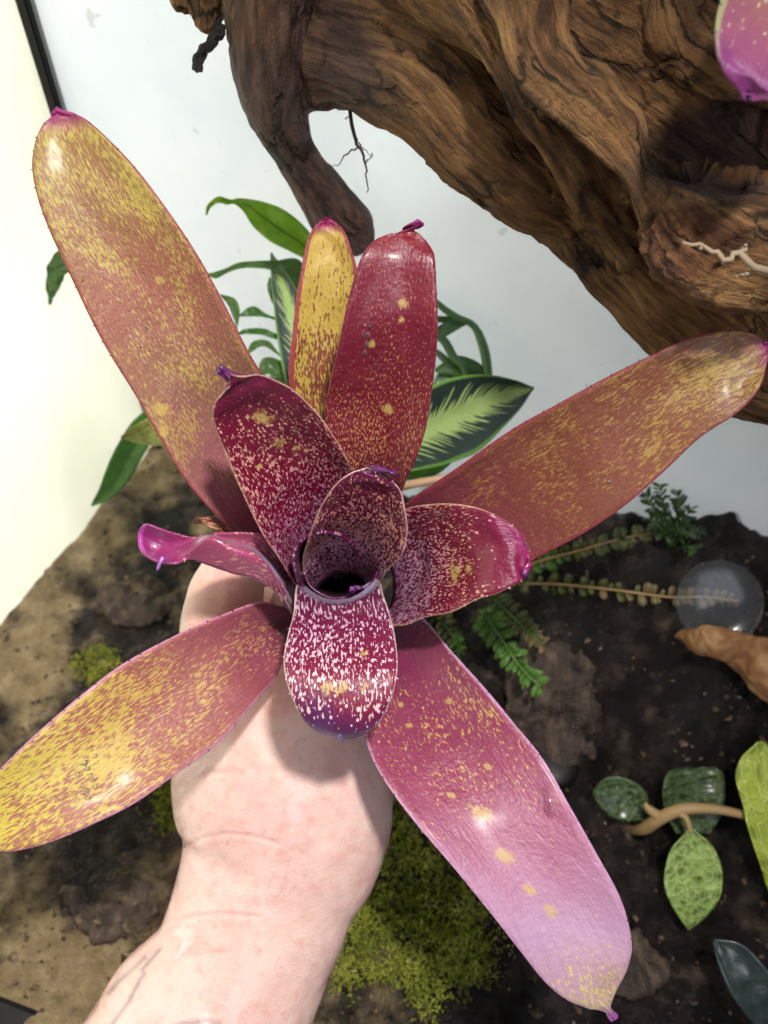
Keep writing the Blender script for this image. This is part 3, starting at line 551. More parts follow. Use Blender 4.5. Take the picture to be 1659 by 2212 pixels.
# left pink leaf, its near edge rolled over
bleaf('rolled_left', [[(640, 1215, .335), (640, 1270, .345), (636, 1315, .328), (640, 1345, .335)], [(600, 1172, .322), (608, 1235, .338), (614, 1290, .313), (622, 1315, .322)], [(565, 1156, .314), (576, 1205, .325), (590, 1236, .302), (596, 1280, .312)], [(527, 1152, .308), (538, 1175, .314), (552, 1200, .294), (551, 1252, .304)], [(487, 1154, .303), (493, 1165, .305), (503, 1184, .29), (500, 1239, .3)], [(450, 1155, .299), (450, 1157, .297), (452, 1164, .289), (445, 1220, .297)], [(412, 1160, .297), (408, 1172, .297), (410, 1190, .293), (412, 1209, .295)], [(378, 1153, .295), (372, 1175, .298), (374, 1198, .296), (381, 1216, .292)], [(345, 1143, .293), (338, 1168, .298), (340, 1195, .297), (347, 1213, .292)], [(319, 1134, .292), (312, 1155, .296), (313, 1180, .296), (320, 1201, .292)], [(310, 1146, .293), (308, 1156, .294), (308, 1170, .294), (311, 1182, .293)]],
  dict(ramp=[(0, (92, 14, 62)), (.25, (150, 44, 92)), (.5, (176, 76, 112)), (.72, (150, 58, 96)), (.85, (152, 44, 104)), (1, (146, 38, 108))], fleck=[(0, (206, 170, 150)), (1, (214, 160, 150))], thr=[(0, .54), (.3, .57), (.6, .6), (.75, .75), (1, .8)], sc=(420, 110), tip=(178, 60, 160), tipat=.99, seed=41.0, coat=.7, rough=.32, sheen=.3), ctrl=True, m=25, spmat=PSP, label='magenta leaf with rolled over edge')
# drip point of that leaf
o = tube_obj('drip_tip', [P(352, 1205, .292), P(346, 1216, .291), P(342, 1226, .291), P(339, 1232, .291)], [.0011, .0006, .0006, .0002], plain('violet_tip', (150, 90, 175), .25), bro)
# inner rolled funnel; its colour darkens inwards to paint the shade inside
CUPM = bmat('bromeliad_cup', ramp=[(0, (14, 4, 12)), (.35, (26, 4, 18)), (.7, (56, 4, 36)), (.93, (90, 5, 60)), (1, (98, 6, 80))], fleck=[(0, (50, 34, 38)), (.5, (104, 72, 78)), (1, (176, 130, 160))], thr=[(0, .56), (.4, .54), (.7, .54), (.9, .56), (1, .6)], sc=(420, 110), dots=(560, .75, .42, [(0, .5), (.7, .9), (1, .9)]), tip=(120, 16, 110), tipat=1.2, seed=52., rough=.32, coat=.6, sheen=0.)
cc = np.array((735, 1236.))
arc = cr(np.array([(668, 1290, .318), (648, 1266, .313), (640, 1235, .307), (637, 1202, .304), (648, 1172, .307), (674, 1154, .311), (703, 1149, .314), (732, 1154, .318), (757, 1170, .325), (776, 1195, .336), (788, 1226, .350)]), 40)
rows = []
for sc_, dz in [(1.07, .009), (1.06, .003), (1.03, -.002), (1.0, 0), (.97, .004), (.93, .012), (.88, .026), (.81, .044), (.72, .062), (.6, .08), (.45, .095)]:
    rw = []
    for k, (u_, v_, d_) in enumerate(arc):
        lf = math.exp(-((u_-638)/26)**2-((v_-1208)/42)**2); s2 = 1+(sc_-1)*lf*1.15 if sc_ > 1 else sc_; z2 = dz*lf if sc_ > 1 else dz
        if sc_ > 1 and lf < .02: s2 = 1.0+(sc_-1)*.06; z2 = dz*.25
        rw.append(P(cc[0]+(u_-cc[0])*s2, cc[1]+(v_-cc[1])*s2, min(d_+z2, .425)))
    rows.append(rw)
G3 = np.array(rows); G3 = np.stack([cr(G3[:, j], 40) for j in range(G3.shape[1])], 1)[::-1].copy()
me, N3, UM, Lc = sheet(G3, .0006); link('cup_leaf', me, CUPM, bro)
rim = np.array([(668, 1185), (660, 1230), (676, 1268), (728, 1290), (790, 1268), (812, 1232), (800, 1195), (765, 1172), (715, 1164)], float); rm = cr(np.vstack([rim, rim[:1]]), 41)
rows = [[P(*(cc+(q-cc)*s2), d) for q in rm] for s2, d in ((1.02, .336), (.96, .362), (.86, .384), (.7, .398), (.4, .406), (.02, .408))]
G3 = np.array(rows); G3 = np.stack([cr(G3[:, j], 24) for j in range(G3.shape[1])], 1)[::-1].copy()
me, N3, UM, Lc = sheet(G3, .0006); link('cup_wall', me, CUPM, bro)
# small innermost leaf tip
leaf([(745, 1310, 800, 1300, .345), (752, 1296, 792, 1286, .335), (758, 1288, 785, 1276, .33), (764, 1282, 778, 1272, .327)], bmat('inner_tip', ramp=[(0, (60, 8, 50)), (1, (110, 40, 110))], fleck=[(0, (180, 140, 180)), (1, (200, 150, 200))], thr=[(0, .6), (1, .66)], tip=(130, 60, 140), seed=3.), bro, name='inner_leaf', tip=(762, 1274, .325), sag=.2, n=20, m=9, spines=False)
# dead brown leaf and the clump's base
leaf([(560, 1200, 585, 1180, .352), (510, 1170, 535, 1140, .346), (480, 1152, 500, 1132, .343), (455, 1138, 468, 1121, .341), (436, 1128, 443, 1119, .34)], bmat('dead_leaf', ramp=[(0, (92, 60, 44)), (1, (120, 72, 54))], fleck=[(0, (176, 130, 90)), (1, (180, 120, 90))], thr=[(0, .5), (1, .5)], tip=(90, 56, 44), seed=5., coat=.1), bro, name='dead_leaf', label='small dried brown leaf', tip=(423, 1124, .34), sag=.2, n=24, m=9, spines=False)
C = [P(738, 1262, .411), P(738, 1285, .415), P(736, 1305, .424), P(735, 1330, .445), P(735, 1360, .47)]
tube_obj('leaf_base', C, [.016, .019, .017, .013, .008], bmat('leaf_base', ramp=[(0, (120, 100, 70)), (1, (150, 130, 90))], fleck=[(0, (120, 60, 60)), (1, (120, 60, 60))], thr=[(0, .6), (1, .6)], tip=(120, 90, 60)), bro, seg=18)

# ------------------------------------------------------------------ the arm and hand
arm = outline_tube([(60, 2390, 560, 2540, .35), (125, 2300, 590, 2450, .352), (190, 2206, 622, 2352, .356), (226, 2146, 645, 2300, .359), (282, 2084, 668, 2238, .363), (330, 2034, 692, 2168, .366), (353, 1985, 716, 2100, .369), (371, 1930, 742, 2038, .372), (385, 1868, 776, 1950, .375), (385, 1812, 818, 1880, .378), (377, 1740, 850, 1770, .381), (372, 1660, 848, 1640, .383), (376, 1570, 815, 1560, .386), (390, 1490, 760, 1480, .39), (420, 1420, 680, 1420, .395), (470, 1380, 600, 1390, .398)], n=70, ratio=.72, seg=40)
idx = pix_tube([(500, 1560, .385, 100), (478, 1470, .379, 95), (473, 1390, .374, 88), (480, 1320, .370, 86), (497, 1262, .372, 78), (520, 1215, .380, 62), (560, 1190, .395, 50), (620, 1190, .412, 46), (670, 1225, .432, 42), (705, 1262, .445, 36), (720, 1280, .45, 18)])
mid_ = pix_tube([(490, 1600, .41, 80), (470, 1460, .412, 72), (478, 1330, .41, 62), (510, 1250, .415, 52), (570, 1225, .43, 46), (650, 1240, .445, 44), (720, 1275, .452, 38), (745, 1290, .453, 18)])
ring_ = pix_tube([(520, 1620, .44, 70), (500, 1480, .445, 60), (505, 1370, .45, 52), (550, 1310, .462, 46), (630, 1310, .475, 42), (700, 1340, .48, 36), (720, 1350, .48, 18)])
pink_ = pix_tube([(540, 1640, .46, 60), (530, 1520, .472, 50), (545, 1430, .482, 42), (600, 1390, .492, 38), (660, 1400, .5, 34), (680, 1410, .5, 16)])
thm = pix_tube([(720, 1700, .385, 120), (770, 1600, .384, 85), (775, 1500, .384, 62), (750, 1420, .386, 52), (700, 1360, .384, 47), (645, 1318, .38, 43), (605, 1296, .377, 37), (588, 1288, .377, 20)])
web = pix_tube([(560, 1760, .40, 150), (590, 1640, .40, 150), (600, 1540, .40, 120), (590, 1470, .402, 70)])
heel = pix_tube([(640, 1800, .40, 140), (740, 1760, .392, 105), (780, 1700, .392, 70)])
me = remeshed([arm, idx, mid_, ring_, pink_, thm, web, heel], .0011, 30, .6)
V = mverts(me); N = mnormals(me); ku, kv, kd = proj(V); q2 = np.stack([ku, kv], 1)
front = np.clip((N*unit(CAMP-V)).sum(1)*3, 0, 1)
disp = np.zeros(len(V)); redd = np.zeros(len(V)); tat = np.zeros(len(V))
for poly, wd, dp in [([(395, 1834), (435, 1811), (480, 1801), (540, 1805), (600, 1822)], 3.2, .0005), ([(356, 2010), (400, 1984), (450, 1975), (500, 1974), (560, 1981)], 3.4, .0006), ([(340, 2090), (420, 2062), (500, 2055)], 6, .0003), ([(720, 1800), (760, 1840), (800, 1850)], 6, .0003), ([(390, 1700), (450, 1670), (520, 1668)], 6, .0003)]:
    dd = seg_dist(q2, poly); disp -= front*dp*np.exp(-(dd/wd)**2); disp += front*dp*.25*np.exp(-((dd-3*wd)/(2.5*wd))**2)
    redd += .14*front*np.exp(-(dd/(wd*1.3))**2)
for i in range(len(V)):
    p = V[i]; disp[i] += .0005*mnoise.fractal(Vector(p*60), 1., 2., 3) + .0008*mnoise.noise(Vector(p*24))
redd += np.exp(-(((ku-490)/110)**2+((kv-1290)/90)**2))*.7 + np.exp(-(((ku-640)/140)**2+((kv-1450)/110)**2))*.6
for poly in ([(344, 2052), (322, 2078), (306, 2094), (312, 2104), (298, 2126), (280, 2160), (272, 2172), (245, 2206), (225, 2240)], [(312, 2068), (282, 2098), (255, 2122), (235, 2146)], [(360, 2222), (400, 2209), (440, 2206), (475, 2210)]):
    dd = seg_dist(q2, poly); tat = np.maximum(tat, front*np.exp(-(dd/5.5)**2))
setverts(me, V+N*disp[:, None]); fattr(me, 'red', np.clip(redd, 0, 1)); fattr(me, 'ink', tat)
a = M('fair_skin'); p = a.pos(); n1 = a.noise(p, 45, 4); n2 = a.noise(p, 700, 3, .6); n3 = a.noise(p, 150, 4, .6); fk = a.noise(p, 260, 2)
c = a.mix(a.step(n1, .3, .75), lin(240, 206, 194), lin(234, 188, 178))
c = a.mix(a.math('MULTIPLY', a.step(n3, .48, .72), .4), c, lin(220, 150, 134))
c = a.mix(a.math('MULTIPLY', a.step(fk, .66, .74), .28), c, lin(196, 128, 104))
c = a.mix(a.math('MULTIPLY', a.attr('red').outputs['Fac'], .55), c, lin(218, 136, 116))
c = a.mix(a.math('MULTIPLY', a.attr('ink').outputs['Fac'], a.math('MULTIPLY_ADD', n3, .6, .2)), c, lin(70, 80, 104))
a.color(c)
vo = a.n('ShaderNodeTexVoronoi', {'feature': 'DISTANCE_TO_EDGE'}, {'Vector': p, 'Scale': 750.0})
a.set_b(Roughness=a.math('MULTIPLY_ADD', n3, .3, .28), Specular_IOR_Level=.45, Coat_Weight=a.math('MULTIPLY', a.step(n1, .38, .6), .9), Coat_Roughness=.12, Subsurface_Weight=.35, Subsurface_Scale=.006)
a.set(a.b.inputs['Subsurface Radius'], (1.0, .35, .2))
a.set(a.b.inputs['Normal'], a.bump(a.math('ADD', a.math('MULTIPLY', a.math('MINIMUM', vo.outputs[0], .12), 3.), a.math('MULTIPLY', n2, .6)), .55, .0006, a.bump(n3, .35, .0016)))
per = link('person', me, a.m); tag(per, 'bare forearm and hand reaching in, gripping the speckled bromeliad from below', 'person')
# fine hairs on the outer side of the wrist and forearm
cand = np.nonzero((front < .9) & (front > .02) & (ku < 470) & (kv > 1780) & (kv < 2200))[0]
more = np.nonzero((front >= .9) & (ku < 640) & (kv > 1700) & (kv < 2100))[0]
ps = []
for i in list(np.random.choice(cand, 190))+list(np.random.choice(more, 50)):
    p0 = V[i]; nn = N[i]; dn = unit(P(ku[i]-6+random.uniform(-16, 6), kv[i]+20, kd[i])-P(ku[i], kv[i], kd[i])); L = random.uniform(.004, .010)
    sd = np.random.normal(0, .25, 3)
    pts = [p0-nn*.0004, p0+nn*L*.18+dn*L*.3, p0+nn*L*.26+dn*L*.65+sd*L*.08, p0+nn*L*.2+dn*L+sd*L*.2]
    ps.append(ring_tube(cr(pts, 6), np.linspace(.00004, .00002, 6), seg=3))
Vh, Fh = joined(ps); ho = link('arm_hair', pymesh('arm_hair', Vh, Fh), plain('brown_hair', (96, 66, 46), .5), per); ho['kind'] = 'stuff'
# thumbnail
nc = P(592, 1290, .366)

# ------------------------------------------------------------------ other plants
def green(name, c1, c2, vein=None, rough=.4, trans=.25, coat=.2, nscale=120):
    a = M(name); um = a.uv('m'); u = a.xyz(a.uv('n'))[0]; n1 = a.noise(um, nscale, 4)
    c = a.mix(a.step(n1, .35, .68), lin(*c1), lin(*c2))
    if vein:
        e = a.math('ABSOLUTE', a.math('SUBTRACT', u, .5)); c = a.mix(a.math('SUBTRACT', 1.0, a.step(e, .015, .05)), c, lin(*vein))
    a.color(c); a.set_b(Roughness=rough, Coat_Weight=coat, Coat_Roughness=.2)
    tr = a.n('ShaderNodeBsdfTranslucent', None, {0: c}); mx = a.n('ShaderNodeMixShader', None, {0: trans, 1: a.b.outputs[0], 2: tr.outputs[0]})
    a.nt.links.new(mx.outputs[0], a.out.inputs['Surface'])
    a.set(a.b.inputs['Normal'], a.bump(a.noise(um, 500, 3), .3, .0008)); return a.m
LIME = green('lime_leaf', (158, 196, 52), (134, 178, 44), (96, 140, 36), trans=.55)
FERN = green('fern_green', (74, 112, 48), (98, 138, 62), trans=.3)
FERN2 = green('blue_green_stem', (76, 120, 72), (110, 150, 100), trans=.25)
MIDG = green('strap_green', (84, 140, 46), (66, 118, 40), (60, 100, 36), trans=.35)
LACY = green('grey_green_leaf', (88, 108, 76), (60, 84, 52), trans=.2)
OLIV = green('olive_leaf', (112, 118, 62), (78, 88, 44), trans=.2); TANL = green('tan_old_leaf', (146, 126, 84), (110, 96, 62), trans=.2)
BRIT = green('bright_fern', (92, 138, 52), (118, 160, 66), trans=.3)
# variegated leaf with pale feathered midrib
a = M('variegated_leaf'); un = a.uv('n'); um = a.uv('m'); u, v = a.xyz(un)[0], a.xyz(un)[1]
e = a.math('MULTIPLY', a.math('ABSOLUTE', a.math('SUBTRACT', u, .5)), 2.0)
fv = a.n('ShaderNodeCombineXYZ', None, {0: a.math('MULTIPLY', a.math('SUBTRACT', v, a.math('MULTIPLY', e, .22)), 44.0), 1: a.math('MULTIPLY', a.math('GREATER_THAN', u, .5), 7.0), 2: 0.0}).outputs[0]
tooth = a.step(a.noise(fv, 1.0, 1, .5), .38, .72)
pale = a.math('SUBTRACT', 1.0, a.step(e, a.math('MULTIPLY_ADD', tooth, .6, .14), a.math('MULTIPLY_ADD', tooth, .6, .24)))
mg = a.step(e, .88, .95); n1 = a.noise(um, 160, 3)
dk = a.mix(n1, lin(34, 52, 46), lin(58, 76, 66)); c = a.mix(pale, dk, lin(178, 206, 124)); c = a.mix(mg, c, lin(118, 166, 74))
a.color(c); a.set_b(Roughness=.35, Coat_Weight=.3, Coat_Roughness=.2); a.set(a.b.inputs['Normal'], a.bump(a.math('ADD', tooth, n1), .25, .001)); VARI = a.m
# quilted jewel-leaf
def quilt(name, lo, hi, ve):
    a = M(name); un = a.uv('n'); um = a.uv('m'); u, v = a.xyz(un)[0], a.xyz(un)[1]
    vv = a.n('ShaderNodeCombineXYZ', None, {0: a.math('MULTIPLY', u, 6.0), 1: a.math('MULTIPLY', v, 11.0), 2: 0.0}).outputs[0]
    nz = a.noise(vv, 1.3, 3, .6); vd = a.n('ShaderNodeVectorMath', {'operation': 'ADD'}, {0: vv, 1: a.n('ShaderNodeCombineXYZ', None, {0: a.math('MULTIPLY', nz, .35), 1: nz, 2: 0.0}).outputs[0]}).outputs[0]
    vo = a.n('ShaderNodeTexVoronoi', {'feature': 'SMOOTH_F1'}, {'Vector': vd, 'Scale': 1.0, 'Randomness': .75})
    cell = a.math('SUBTRACT', 1.0, a.step(vo.outputs['Distance'], .0, .55))
    ve_ = a.n('ShaderNodeTexVoronoi', {'feature': 'DISTANCE_TO_EDGE'}, {'Vector': vd, 'Scale': 1.0, 'Randomness': .75}).outputs[0]
    net = a.math('SUBTRACT', 1.0, a.step(ve_, .02, .13))
    vein = a.math('ABSOLUTE', a.math('SUBTRACT', a.math('FRACT', a.math('MULTIPLY', u, 6.0)), .5)); vein = a.math('SUBTRACT', 1.0, a.step(vein, .03, .10)); vein = a.math('MAXIMUM', vein, a.math('MULTIPLY', net, .75))
    c = a.mix(a.math('MULTIPLY', cell, .8), lin(*hi), lin(*lo)); c = a.mix(a.math('MULTIPLY', vein, .8), c, lin(*ve)); c = a.mix(a.math('MULTIPLY', a.noise(um, 900, 3), .25), c, lin(*ve)); cell = a.math('SUBTRACT', 1.0, cell)
    a.color(c); a.set_b(Roughness=.38, Coat_Weight=.3, Coat_Roughness=.2)
    a.set(a.b.inputs['Normal'], a.bump(a.math('ADD', cell, a.math('ADD', a.math('MULTIPLY', vein, .4), a.math('MULTIPLY', nz, .5))), .8, .003)); return a.m
JEW = quilt('quilted_green', (58, 92, 30), (148, 182, 80), (204, 222, 140)); JEWY = quilt('quilted_yellow_green', (76, 106, 18), (176, 198, 50), (212, 222, 110)); JEWD = quilt('quilted_dark', (36, 52, 30), (62, 84, 46), (96, 116, 66))
STEMT = plain('tan_stem', (176, 142, 96), .5, Subsurface_Weight=.1); STEMP = plain('pink_stem', (196, 158, 128), .45); STEMG = plain('green_stem', (92, 124, 66), .5)

# 1 variegated plant
b0 = G(800, 1075); vp = empty('variegated_plant', b0, 'dark green plant with broad pale feathered midribs, leafy in front of the white back panel', 'plant')
axis_leaf([(815, 1005, .45), (880, 960, .452), (940, 925, .455), (1000, 897, .458), (1060, 868, .461), (1115, 850, .463), (1153, 838, .464)], [50, 128, 165, 168, 128, 66, 3], VARI, vp, sag=.1, fold=.6, tilt=.012, n=44, m=21)
axis_leaf([(668, 850, .46), (652, 770, .462), (634, 700, .465), (616, 636, .468), (600, 588, .47), (585, 546, .471)], [90, 92, 78, 56, 32, 2], VARI, vp, sag=.22, fold=.8, n=44, m=17)
tube_obj('leaf_stalk', [P(985, 1026, .452), P(930, 1038, .453), P(880, 1048, .46), P(830, 1062, .50), b0-np.array((0, 0, .006))], [.0012, .0022, .0024, .0026, .003], STEMP, vp)
tube_obj('leaf_stalk', [P(815, 1005, .45), P(800, 1035, .48), b0-np.array((0, 0, .006))], [.0012, .002, .0026], STEMG, vp)
tube_obj('leaf_stalk', [P(668, 850, .46), P(720, 960, .48), b0-np.array((0, 0, .006))], [.0012, .002, .0026], STEMG, vp)
axis_leaf([(760, 1040, .5), (850, 1015, .49), (930, 1005, .486), (990, 985, .486)], [20, 50, 50, 3], MIDG, vp, sag=.1)
# 2 fern with lime leaf
b1 = G(640, 1010); fp = empty('fern', b1, 'thin bright green fern with a curled lime frond, behind the upright yellow bromeliad leaf', 'fern')
axis_leaf([(700, 570, .44), (650, 523, .44), (605, 492, .44), (565, 465, .442), (535, 443, .443), (512, 436, .444), (492, 436, .445), (470, 431, .446), (453, 442, .447), (446, 464, .448)], [20, 56, 72, 60, 34, 16, 12, 14, 9, 1.5], LIME, fp, sag=.14, fold=.5, n=40, m=11, wob=.0012)
axis_leaf([(655, 600, .47), (630, 582, .47), (590, 574, .47), (550, 571, .471), (515, 574, .472), (485, 586, .473), (465, 594, .473), (446, 592, .474)], [40, 52, 22, 15, 13, 10, 14, 2], FERN, fp, sag=.1, n=34)
for pts, wd in [([(512, 700, .475), (508, 670, .475), (498, 650, .476), (476, 637, .477)], [5, 20, 19, 2]), ([(600, 690, .475), (570, 680, .475), (545, 672, .475), (515, 682, .475)], [3, 9, 22, 2]), ([(600, 728, .475), (565, 716, .475), (530, 716, .475), (512, 722, .475)], [12, 14, 11, 3]), ([(602, 765, .475), (575, 742, .475), (550, 746, .475), (530, 770, .476)], [3, 14, 16, 2]), ([(640, 640, .474), (605, 650, .474), (590, 620, .474), (582, 600, .474)], [6, 34, 26, 2]), ([(640, 840, .473), (600, 800, .473), (575, 790, .473), (555, 815, .474)], [10, 40, 36, 3]), ([(660, 850, .47), (620, 830, .47), (580, 838, .47), (550, 860, .47)], [10, 42, 36, 3]), ([(645, 625, .48), (642, 600, .48), (625, 578, .48), (600, 570, .48)], [20, 40, 26, 3])]:
    axis_leaf(pts, wd, FERN if random.random() < .6 else MIDG, fp, name='frond', sag=.12, n=18)
tube_obj('stem', [P(500, 655, .476), P(510, 700, .475), P(513, 760, .476), P(560, 850, .49), b1-np.array((0, 0, .005))], [.0005, .0007, .0009, .001, .0012], STEMG, fp)
tube_obj('stem', [P(700, 570, .44), P(690, 700, .46), P(660, 850, .47), b1-np.array((0, 0, .005))], [.0007, .001, .0012, .0012], STEMG, fp)
for u0, v0 in ((600, 690), (600, 728), (602, 765), (645, 620)):
    tube_obj('stem', [P(u0, v0, .475), P(625, v0+30, .476), P(640, 900, .485), b1-np.array((0, 0, .005))], [.0004, .0006, .0009, .001], STEMG, fp)
# 3 arching stems
b2 = G(905, 1020); ap = empty('arching_fern', b2, 'blurred green fern with arching looped stems rising above the big variegated leaf', 'fern')
tube_obj('stem', [P(905, 612, .468), P(945, 655, .468), P(985, 685, .468), P(1022, 702, .468), P(1042, 742, .468), P(1052, 790, .468), P(1050, 840, .47), P(1000, 930, .49), b2-np.array((0, 0, .005))], [.001, .0018, .0022, .002, .0026, .0026, .002, .0018, .0018], FERN2, ap)
tube_obj('stem', [P(915, 722, .47), P(955, 732, .47), P(980, 772, .47), P(1005, 810, .47), P(980, 930, .49), b2-np.array((0, 0, .005))], [.001, .0024, .0024, .002, .0018, .0018], FERN2, ap)
for pts, wd in [([(905, 738, .469), (950, 718, .469), (985, 700, .469), (1015, 695, .469)], [3, 26, 24, 4]), ([(940, 800, .472), (985, 790, .472), (1030, 805, .472), (1062, 830, .472)], [8, 44, 40, 3]), ([(915, 790, .473), (935, 760, .473), (960, 775, .473), (985, 800, .473)], [3, 14, 16, 3]), ([(900, 700, .47), (930, 690, .47), (965, 690, .47), (990, 686, .47)], [3, 12, 14, 2]), ([(925, 860, .476), (960, 820, .476), (990, 815, .476), (1020, 840, .476)], [3, 40, 44, 3])]:
    axis_leaf(pts, wd, random.choice([FERN2, MIDG]), ap, name='frond', sag=.1, n=18)
# 4 leaf on the left panel, with its vine
b3 = G(430, 1070); lv = empty('wall_vine', b3, 'small green leaf of a vine against the cream side panel', 'vine')
axis_leaf([(172, 545, .515), (140, 562, .515), (120, 590, .516), (112, 625, .517), (108, 658, .518)], [30, 50, 40, 24, 2], FERN, lv, sag=.1, wob=.002)
tube_obj('stem', [P(172, 545, .515), P(260, 640, .53), P(330, 800, .55), P(400, 960, .57), b3-np.array((0, 0, .005))], [.0006, .001, .001, .0012, .0014], STEMG, lv)
# 5 strap leaf and folded leaf by the left panel
b4 = G(440, 1010); sp_ = empty('strap_leaf_plant', b4, 'long bent bright green strap leaf beside the cream side panel', 'plant')
axis_leaf([(470, 930, .55), (410, 890, .545), (350, 897, .545), (312, 925, .55), (280, 975, .555), (252, 1028, .56), (225, 1068, .565), (197, 1093, .57)], [30, 40, 46, 58, 60, 54, 32, 3], MIDG, sp_, sag=.12, fold=.5, n=36)
tube_obj('stem', [P(470, 930, .55), P(460, 965, .56), b4-np.array((0, 0, .005))], [.001, .0015, .0018], STEMG, sp_)
b5 = G(450, 1040); sq = empty('young_variegated_plant', b5, 'folded yellow green leaf with dark stripes peeking out beneath the long upper left bromeliad leaf', 'plant')
axis_leaf([(420, 930, .50), (370, 928, .5), (330, 932, .5), (295, 938, .501), (261, 945, .502)], [80, 74, 62, 40, 4], quilt('striped_lime', (96, 112, 40), (168, 178, 78), (196, 202, 110)), sq, sag=.3, fold=.9, n=30, m=13)
tube_obj('stem', [P(420, 930, .5), P(450, 980, .54), b5-np.array((0, 0, .005))], [.001, .0015, .0018], STEMG, sq)
# 6 jewel-leaved plant, lower right
gd = float(proj(G(1400, 1790))[2]); b6 = G(1360, 1790); jp = empty('jewel_leaf_plant', b6, 'creeping plant with quilted yellow green leaves on a tan stem over black soil', 'plant')
D0 = gd-.028
tube_obj('stem', [b6-np.array((0, 0, .004)), P(1392, 1790, D0+.01), P(1425, 1768, D0), P(1475, 1748, D0-.004), P(1545, 1748, D0-.006), P(1615, 1762, D0-.008)], [.0014, .0034, .0036, .0032, .0026, .0022], STEMT, jp, n=30)
tube_obj('stem_bud', [P(1425, 1765, D0), P(1402, 1748, D0), P(1393, 1735, D0)], [.003, .0022, .0008], STEMT, jp)
tube_obj('leaf_stalk', [P(1455, 1752, D0-.003), P(1480, 1765, D0-.006), P(1493, 1798, D0-.008)], [.0026, .0018, .0012], STEMT, jp)
axis_leaf([(1493, 1793, D0-.008), (1495, 1830, D0-.008), (1498, 1880, D0-.008), (1498, 1925, D0-.007), (1495, 1963, D0-.005), (1491, 1990, D0-.003), (1488, 2008, D0-.002)], [12, 88, 122, 120, 84, 40, 2], JEW, jp, sag=.1, n=40, m=21)
leaf([(1634, 1602, 1646, 1602, D0-.006), (1601, 1640, 1700, 1640, D0-.009), (1591, 1690, 1748, 1690, D0-.012), (1606, 1740, 1780, 1745, D0-.014), (1618, 1795, 1800, 1795, D0-.015), (1640, 1865, 1812, 1865, D0-.014), (1668, 1940, 1800, 1940, D0-.011), (1722, 2010, 1750, 2010, D0-.007)], JEWY, jp, sag=.06, n=40, m=21, thick=.0006, spines=False, wob=.0015)
leaf([(1460, 1800, 1535, 1802, D0+.006), (1436, 1750, 1560, 1755, D0+.008), (1432, 1700, 1566, 1700, D0+.01), (1445, 1668, 1558, 1664, D0+.012), (1480, 1658, 1530, 1656, D0+.013)], JEWD, jp, sag=.08, n=30, m=17, thick=.0006, spines=False)
axis_leaf([(1400, 1765, D0+.012), (1370, 1740, D0+.012), (1335, 1722, D0+.013), (1302, 1712, D0+.014), (1280, 1712, D0+.016)], [20, 78, 88, 64, 4], JEWD, jp, sag=.08, n=26, m=15)
# 7 dark glossy leaf, bottom right
b7 = G(1720, 2150); dl = empty('dark_leaf_plant', b7, 'dark blue green glossy leaf lying low on the soil beneath the jewel leaves', 'plant')
d7 = float(proj(G(1640, 2150))[2])-.025
axis_leaf([(1740, 2250, d7+.01), (1680, 2200, d7), (1625, 2130, d7), (1580, 2065, d7+.003), (1543, 2030, d7+.006)], [20, 84, 96, 70, 6], green('dark_blue_green', (36, 48, 46), (58, 70, 66), None, .22, .05, .6), dl, sag=.1, n=30, m=13)
axis_leaf([(1740, 2200, d7+.006), (1690, 2190, d7+.004), (1655, 2150, d7+.004), (1638, 2120, d7+.006)], [10, 28, 24, 2], BRIT, dl, sag=.1)
tube_obj('stem', [P(1740, 2250, d7+.01), P(1735, 2200, d7+.012), b7-np.array((0, 0, .004))], [.001, .0015, .0018], STEMG, dl)
# 8 small creeping vines with paired leaflets
def small_leaf_mesh(mat, wd=.62):
    V, Fc = [(0, 0, 0)], []
    for k in range(10):
        th = 2*math.pi*k/10; x, y = math.cos(th), math.sin(th); V.append((x*wd*(1+.15*y), y+1.0, .16*(x*x)+.05*y))
    V[0] = (0, 1.0, -.08)
    for k in range(10): Fc.append((0, 1+k, 1+(k+1) % 10))
    n = len(V)
    V += [(x, y, z-.08) for x, y, z in V]
    Fc += [tuple(q+n for q in f[::-1]) for f in Fc]
    for k in range(10): Fc.append((1+k, n+1+k, n+1+(k+1) % 10, 1+(k+1) % 10))
    me = pymesh('leaflet', V, Fc); ul = me.uv_layers.new(name='n'); ul2 = me.uv_layers.new(name='m')
    for l in me.loops:
        c = V[l.vertex_index]; ul.data[l.index].uv = (c[0]*.5+.5, c[1]*.5); ul2.data[l.index].uv = (c[0]*.004, c[1]*.004)
    me.materials.append(mat); me.polygons.foreach_set('use_smooth', [True]*len(me.polygons)); return me
from mathutils import Matrix
def place(me, name, parent, p, ydir, zdir, scale):
    y = unit(np.asarray(ydir)); z = unit(np.asarray(zdir)-y*(np.asarray(zdir)@y)); x = np.cross(y, z)
    o = bpy.data.objects.new(name, me); COL.objects.link(o); o.parent = parent
    mw = Matrix(((x[0]*scale, y[0]*scale, z[0]*scale, p[0]), (x[1]*scale, y[1]*scale, z[1]*scale, p[1]), (x[2]*scale, y[2]*scale, z[2]*scale, p[2]), (0, 0, 0, 1)))
    o.matrix_basis = Matrix.Translation(-Vector(parent.location)) @ mw
    return o
